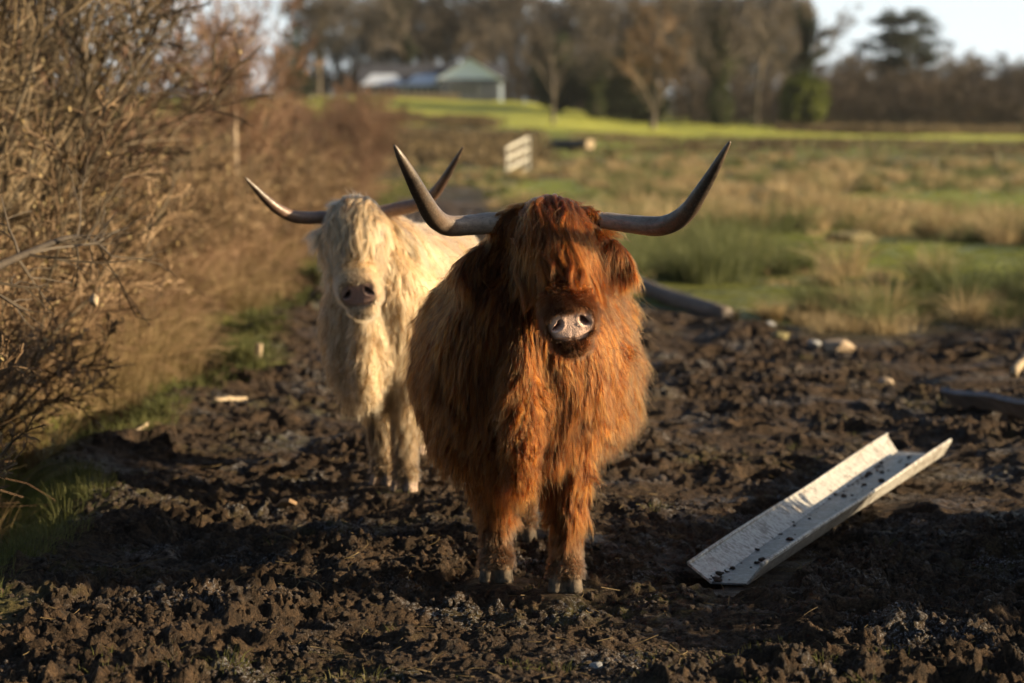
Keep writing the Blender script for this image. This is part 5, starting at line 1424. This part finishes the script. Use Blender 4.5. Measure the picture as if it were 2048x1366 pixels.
def build_bits():
    # half buried pole behind the red cow
    a = PX(1245, 588, 21.5); b = PX(1450, 628, 18.6)
    for p in (a, b): p[2] = float(big_z(np.array([p[0]]), np.array([p[1]]))[0]) + .06
    b[2] -= .05; a[2] += .05; m = MB(); rng = np.random.default_rng(2); t = np.linspace(0, 1, 16)
    a2 = a + (a - b) * .5
    m.tube([(b - a2) * q + np.array([0, 0, .012 * math.sin(q * 7)]) for q in t], .075 * (1 + .06 * np.sin(t * 9)), 12, jit=.03, rng=rng)
    o = m.build('timber_pole', MAT['grey_wood'], smooth=True); o.location = a2; tag(o, 'long grey-brown pole lying at the edge of the rushes behind the red-brown cow', 'pole')
    # grey board at the right edge
    a = PX(1895, 812, 12.45); b = PX(2120, 838, 11.7)
    za = float(full_z(a[0], a[1])[0]); zb = float(full_z(b[0], b[1])[0])
    plank('board', (a[0], a[1], .05), (b[0], b[1], .05), .13, .03, MAT['grey_board'], 'grey weathered board lying on the mud at the right edge', 'board', rollz=.75, seed=3)
    # pale stick on the left of the track
    for (x0, y0, x1, y1, d0, d1, r, nm, mt, lb) in ((424, 822, 492, 808, 12.4, 12.55, .017, 'stick', 'pale_wood', 'pale peeled stick lying on the mud by the left verge'),
                                                (512, 806, 550, 806, 12.6, 12.6, .013, 'stick', 'pale_wood', 'shorter pale stick just right of the peeled stick'),
                                                (270, 878, 300, 862, 11.1, 11.4, .012, 'stick', 'pale_wood', 'thin pale stick on the left verge above the ditch'),
                                                (2028, 748, 2060, 712, 13.6, 13.8, .028, 'branch_stub', 'pale_wood', 'pale broken branch stub at the right edge above the grey board')):
        A = PX(x0, y0, d0); B = PX(x1, y1, d1)
        zA = float(full_z(A[0], A[1])[0]); A[2] = max(A[2], zA + r * .4); B[2] = max(B[2], float(full_z(B[0], B[1])[0]) + r * .4)
        if nm == 'branch_stub': B[2] = A[2] + .12
        else: B[2] = min(B[2], A[2] + .04)
        m = MB(); t = np.linspace(0, 1, 7); rng = np.random.default_rng(int(x0)); pts = [(B - A) * q + rng.normal(0, r * .2, 3) for q in t]
        m.tube(pts, np.linspace(r, r * .75, 7), 8, jit=.08, rng=rng); o = m.build(nm, MAT[mt], smooth=True); o.location = A; tag(o, lb, 'stick')
    # split bark slab in the foreground left
    A = PX(538, 1000, 9.12); B = PX(586, 1026, 8.95)
    for p in (A, B): p[2] = float(full_z(p[0], p[1])[0]) + .03
    A[2] += .03
    plank('bark_slab', A, B, .035, .016, MAT['bark_brown'], 'small split slab of bark lying on the mud below the cream cow', 'bark', rollz=.5, seed=6)
    rock(1676, 690, 16.0, .125, MAT['stone_tan'], 'angular tan stone lying at the far edge of the mud', 4, squash=.55)
    rock(1628, 692, 16.2, .06, MAT['stone_frost'], 'small frosted pale stone left of the angular tan stone', 5)
    rock(1560, 668, 17.0, .075, MAT['stone_moss'], 'low mossy stone farther left of the angular tan stone', 6)
    rock(1772, 742, 14.2, .055, MAT['stone_tan'], 'small tan stone right of the angular tan stone', 7)
    rock(1590, 700, 15.6, .085, MAT['stone_moss'], 'mossy rounded stone in the mud before the rushes', 8)
    rock(1700, 498, 33, .36, MAT['stone_moss'], 'broad mossy rock lying in the green patch of the field', 9, squash=.35)
    rock(1197, 1352, 6.2, .022, MAT['stone_frost'], 'pale pebble at the bottom edge below the cow', 10)
    rock(1540, 655, 17.6, .05, MAT['stone_frost'], 'small pale stone at the edge of the rushes', 12)
    # bright plastic scraps in the dead grass at left
    rock(186, 596, 10.2, .022, MAT['pale_wood'], 'small pale chip caught in the dead grass of the hedge', 11, cat='chip', squash=1.5).location.z = float(PX(186, 600, 10.2)[2])

def build_shade_bushes():
    """low bushes added outside the frame on the right to cast shade over the near ground"""
    src = shrub(401, 1.7, 1.2, 'twig_olive', .2, 26000, 'ivy_bright', stems=18, fan=.7, lsize=.022)
    rng = np.random.default_rng(40); first = True
    for i, (x, y, s) in enumerate(OFF):
        o = src if first else copy_tree(src); first = False
        place(o, x, y, rng.uniform(0, 6.28), s, 'low leafy bush added outside the picture to shade the near ground', 'bush', 'bushes added outside the picture for shade')
    # boards of a low hurdle
# ------------------------------------------------------------------ assemble
import os, time
_t0 = time.time()
QUAL = {'fur1': 230000, 'fur2': 100000}
OFF = [(3.2, 6.8, .58), (3.3, 7.15, .60), (3.2, 7.5, .60), (3.3, 7.85, .60), (3.2, 8.25, .56), (3.55, 8.0, .62), (3.6, 7.35, .64), (5.6, 5.5, .75), (6.9, 5.0, 1.0), (8.2, 4.6, 1.2), (6.2, 4.5, .7), (9.5, 5.3, 1.25)]  # unseen bushes, added and sized to shade the trough and near ground
MAT = {}
MAT['ground'] = mat_ground(); MAT['clod'] = mat_clod()
MAT['skin_red'] = mat_skin('skin_red', (.10, .038, .014), (.66, .47, .40), (.13, .050, .045), (.070, .031, .016))
MAT['skin_cream'] = mat_skin('skin_cream', (.42, .32, .20), (.27, .175, .15), (.05, .025, .022), (.30, .22, .15), (.30, .22, .17))
MAT['fur_red'] = mat_fur('fur_red', [(.011, .0023, .0006), (.036, .0082, .0013), (.090, .0235, .0030), (.23, .074, .0090)], (.060, .024, .010), (.060, .043, .029), fringe=(.115, .032, .0055))
MAT['fur_cream'] = mat_fur('fur_cream', [(.13, .074, .037), (.22, .140, .078), (.32, .222, .132), (.44, .325, .210)], (.50, .36, .23), (.060, .043, .029))
t = NT('eye'); MAT['eye'] = t.bsdf((.012, .008, .006), .08, spec=.6)
MAT['horn_red'] = mat_horn('horn_red', (.30, .25, .21), (.022, .016, .013), (.10, .068, .048))
MAT['horn_cream'] = mat_horn('horn_cream', (.24, .15, .11), (.028, .018, .015), (.15, .085, .060))
MAT['straw'] = veg_mat('straw', [(.12, .090, .045), (.29, .22, .115), (.52, .42, .26)], .35, .5)
MAT['rush'] = veg_mat('rush', [(.060, .072, .028), (.14, .155, .062), (.29, .28, .14)], .35, .4)
MAT['grass'] = veg_mat('grass', [(.030, .036, .012), (.065, .075, .022), (.14, .14, .050)], .35, 1.2)
MAT['tuft'] = veg_mat('tuft', [(.060, .055, .018), (.10, .11, .026), (.22, .18, .09)], .35, 3)
MAT['dead'] = veg_mat('dead', [(.075, .055, .026), (.18, .130, .062), (.40, .31, .17)], .35, .9)
MAT['twig_olive'] = veg_mat('twig_olive', [(.040, .030, .019), (.100, .074, .044), (.19, .142, .085)], 0, 1.2)
MAT['twig_red'] = veg_mat('twig_red', [(.048, .027, .018), (.125, .070, .044), (.23, .14, .09)], 0, 1.2)
MAT['twig_tan'] = veg_mat('twig_tan', [(.080, .052, .030), (.18, .118, .068), (.31, .22, .135)], 0, 1.2)
MAT['twig_far'] = veg_mat('twig_far', [(.048, .040, .034), (.088, .073, .060), (.145, .122, .100)], 0, .12, rnd=1.0)
MAT['twig_dark'] = veg_mat('twig_dark', [(.022, .017, .014), (.045, .033, .024), (.085, .060, .040)], 0, .10)
MAT['twig_scrub'] = veg_mat('twig_scrub', [(.045, .032, .018), (.10, .072, .035), (.17, .13, .065)], 0, .10)
MAT['bramble'] = veg_mat('bramble', [(.045, .032, .016), (.090, .066, .028), (.16, .098, .050), (.29, .20, .115)], 0, 1.6)
MAT['stem'] = veg_mat('stem', [(.055, .043, .030), (.13, .105, .070)], 0, 6)
MAT['stem_dark'] = veg_mat('stem_dark', [(.028, .022, .018), (.07, .055, .040)], 0, 12)
MAT['bark'] = veg_mat('bark', [(.055, .045, .036), (.14, .115, .090)], 0, 1.0)
MAT['pale_bark'] = veg_mat('pale_bark', [(.16, .12, .085), (.34, .27, .20)], 0, 8)
MAT['bark_brown'] = veg_mat('bark_brown', [(.10, .06, .03), (.28, .18, .10)], 0, 40)
MAT['ivy'] = veg_mat('ivy', [(.010, .018, .006), (.024, .036, .010), (.050, .065, .018)], .2, .5)
MAT['ivy_bright'] = veg_mat('ivy_bright', [(.055, .070, .010), (.11, .135, .018), (.18, .20, .028)], .25, .6)
MAT['needle'] = veg_mat('needle', [(.014, .022, .014), (.030, .042, .026), (.060, .070, .045)], .15, .5)
MAT['dead_leaf'] = veg_mat('dead_leaf', [(.16, .11, .045), (.32, .25, .12), (.45, .38, .22)], .3, 5)
def wood(name, a, b, sc=18, rough=.75, spec=.3, bump=.4):
    t = NT(name); P = t.objco(); mp = t.n('ShaderNodeMapping'); mp.inputs['Scale'].default_value = (1, 1, 1); t.link(P, mp.inputs[0])
    n = t.noise(sc, 5, .65, mp.outputs[0]); n2 = t.noise(sc * 7, 4, .7, P)
    c = t.ramp(t.math('ADD', t.math('MULTIPLY', n, .6), t.math('MULTIPLY', n2, .4)), [(.36, a), (.62, b)])
    return t.bsdf(c, rough, t.bump(n2, bump, .004), spec=spec)
MAT['pale_wood'] = wood('pale_wood', (.20, .145, .09), (.42, .34, .235)); MAT['grey_wood'] = wood('grey_wood', (.07, .055, .045), (.19, .16, .14))
MAT['grey_board'] = wood('grey_board', (.10, .10, .11), (.22, .225, .24)); MAT['post'] = wood('post', (.07, .055, .035), (.24, .20, .12))
MAT['stone'] = wood('stone', (.16, .12, .08), (.34, .27, .19), 2); MAT['stone_tan'] = wood('stone_tan', (.17, .125, .085), (.40, .31, .22))
MAT['stone_frost'] = wood('stone_frost', (.12, .12, .12), (.30, .31, .33)); MAT['stone_moss'] = wood('stone_moss', (.05, .055, .018), (.20, .17, .085))
MAT['white_wall'] = wood('white_wall', (.60, .73, .95), (.70, .82, 1.0), .5); MAT['slate'] = wood('slate', (.035, .037, .048), (.065, .068, .085), 1)
MAT['dark_wall'] = wood('dark_wall', (.08, .09, .12), (.13, .145, .18), .5); MAT['slate_pale'] = wood('slate_pale', (.42, .48, .60), (.56, .62, .74), 1, .6); MAT['white_paint'] = wood('white_paint', (.34, .34, .31), (.50, .50, .46), 4)
t = NT('glass'); MAT['glass'] = t.bsdf((.05, .06, .08), .12, spec=.6)
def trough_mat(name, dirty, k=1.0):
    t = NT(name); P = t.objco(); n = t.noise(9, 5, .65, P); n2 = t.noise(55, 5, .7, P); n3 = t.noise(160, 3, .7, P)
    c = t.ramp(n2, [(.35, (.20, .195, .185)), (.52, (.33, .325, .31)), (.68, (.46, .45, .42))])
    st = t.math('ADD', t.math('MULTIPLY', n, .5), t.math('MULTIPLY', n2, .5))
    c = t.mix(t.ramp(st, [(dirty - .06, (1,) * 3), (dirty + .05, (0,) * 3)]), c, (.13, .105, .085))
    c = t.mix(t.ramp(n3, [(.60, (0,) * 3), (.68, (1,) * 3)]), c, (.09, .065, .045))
    if k != 1: c = t.mix(1.0, c, (k * .95, k * .98, k * 1.08), 'MULTIPLY')  # shade inside the channel multiplied into the floor colour, dark and bluish
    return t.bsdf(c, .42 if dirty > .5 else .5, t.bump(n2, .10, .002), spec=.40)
MAT['trough'] = trough_mat('trough', .455); MAT['trough_floor_shaded'] = trough_mat('trough_floor_shaded', .53, .45)

def stage(nm): print('STAGE %s %.1f' % (nm, time.time() - _t0), flush=True)
SKIP = globals().get('SKIP_', set())
if 'cows' not in SKIP: build_cattle()
stage('cows')
build_trough(); stage('trough')
build_ground(); stage('ground')
build_clods(); stage('clods')
build_grasses(); stage('grass')
if 'veg' not in SKIP:
    build_hedge(); pale_trunk(); build_branches(); stage('hedge')
    build_woods(); stage('woods')
    build_shade_bushes()
build_house(); build_gate(); build_posts(); build_log(); build_bits(); stage('things')
# distant hill at the right
def hills():
    n = 80; x = np.linspace(-900, 1100, n); V = []; y0 = 1500
    for r in range(6):
        f = r / 5
        for i in range(n):
            h = 26 + 22 * sstep(120, 360, x[i]) + 6 * math.sin(x[i] / 120); V.append((x[i], y0 + f * 500, -5 + (h + 5) * math.sin(f * math.pi / 2) + 0))
    idx = np.arange(6 * n).reshape(6, n); Q = np.stack([idx[:-1, :-1], idx[:-1, 1:], idx[1:, 1:], idx[1:, :-1]], -1).reshape(-1, 4)
    tag(mesh_np('hills', V, Q, MAT['hill']), kind='structure')
t = NT('hill'); MAT['hill'] = t.bsdf(t.ramp(t.noise(.01, 4, .6, t.geo()), [(.4, (.05, .055, .045)), (.6, (.08, .085, .06))]), .9)
hills()
def haze():
    m = bpy.data.materials.new('haze'); m.use_nodes = True; nt = m.node_tree; nt.nodes.clear(); o_ = nt.nodes.new('ShaderNodeOutputMaterial')
    v = nt.nodes.new('ShaderNodeVolumePrincipled'); v.inputs['Color'].default_value = (.86, .92, 1, 1); v.inputs['Density'].default_value = HAZE_D; v.inputs['Anisotropy'].default_value = .1
    nt.links.new(v.outputs[0], o_.inputs['Volume'])
    b = MB(); b.box((0, 1510, 26.5), (56000, 3220, 67)); o = b.build('haze', m); tag(o, 'thin pale haze that softens the distant wood', 'haze', kind='stuff')
if HAZE_D: haze()

# ------------------------------------------------------------------ camera, light, sky
cam = bpy.data.cameras.new('camera'); co = bpy.data.objects.new('camera', cam); COL.objects.link(co)
cam.lens = 85.0; cam.sensor_width = 36.0 * 2048 / 2048; cam.clip_end = 6000; cam.clip_start = .1
co.location = (0, 0, CAMZ); co.rotation_euler = (math.pi / 2 - TH, 0, 0)
cam.dof.use_dof = True; cam.dof.focus_distance = 7.02; cam.dof.aperture_fstop = 2.9; cam.dof.aperture_blades = 0
SC.camera = co
az, el = math.radians(SUN_AZ), math.radians(SUN_EL)
sdir = Vector((math.sin(az) * math.cos(el), -math.cos(az) * math.cos(el), math.sin(el)))
sun = bpy.data.lights.new('sun', 'SUN'); so = bpy.data.objects.new('sun', sun); COL.objects.link(so)
sun.energy = SUN_E; sun.angle = math.radians(.5); sun.color = (1.0, .77, .47)
so.rotation_euler = (-sdir).to_track_quat('-Z', 'Y').to_euler(); so.location = (8, -4, 6)
w = bpy.data.worlds.new('World'); SC.world = w; w.use_nodes = True; nt = w.node_tree
bg = nt.nodes['Background']; sk = nt.nodes.new('ShaderNodeTexSky'); sk.sky_type = 'NISHITA'; sk.sun_disc = False
sk.sun_elevation = el; sk.sun_rotation = math.atan2(sdir.x, sdir.y); sk.air_density = 1.0; sk.dust_density = 1.6; sk.ozone_density = 1.0
bg.inputs[1].default_value = SKY_S
# pale winter haze low over the horizon, brightest away over the wood
tc = nt.nodes.new('ShaderNodeTexCoord'); sx = nt.nodes.new('ShaderNodeSeparateXYZ'); nt.links.new(tc.outputs['Generated'], sx.inputs[0])
r1 = nt.nodes.new('ShaderNodeMapRange'); r1.interpolation_type = 'SMOOTHSTEP'; nt.links.new(sx.outputs[2], r1.inputs[0])
for i, v in enumerate((-.05, .34, 1.0, 0.0)): r1.inputs[i + 1].default_value = v
r2 = nt.nodes.new('ShaderNodeMapRange'); r2.interpolation_type = 'SMOOTHSTEP'; nt.links.new(sx.outputs[1], r2.inputs[0])
for i, v in enumerate((.2, .9, 0.0, 1.0)): r2.inputs[i + 1].default_value = v
mm = nt.nodes.new('ShaderNodeMath'); mm.operation = 'MULTIPLY'; nt.links.new(r1.outputs[0], mm.inputs[0]); nt.links.new(r2.outputs[0], mm.inputs[1])
hz = nt.nodes.new('ShaderNodeMix'); hz.data_type = 'RGBA'; nt.links.new(mm.outputs[0], hz.inputs[0]); nt.links.new(sk.outputs[0], hz.inputs[6])
hz.inputs[7].default_value = (HZ * .84, HZ * .94, HZ, 1); nt.links.new(hz.outputs[2], bg.inputs[0])
SC.view_settings.view_transform = 'Standard'; SC.view_settings.look = 'None'; SC.view_settings.exposure = EXPO; SC.view_settings.gamma = 1
SC.render.engine = 'CYCLES'; cy = SC.cycles
cy.max_bounces = 10; cy.diffuse_bounces = 3; cy.glossy_bounces = 6; cy.transmission_bounces = 8; cy.transparent_max_bounces = 8
cy.sample_clamp_indirect = 6; cy.sample_clamp_direct = 40; cy.use_denoising = True; cy.use_adaptive_sampling = True; cy.adaptive_threshold = .012
SC.cycles_curves.shape = 'RIBBONS'; SC.cycles_curves.subdivisions = 2
stage('done')
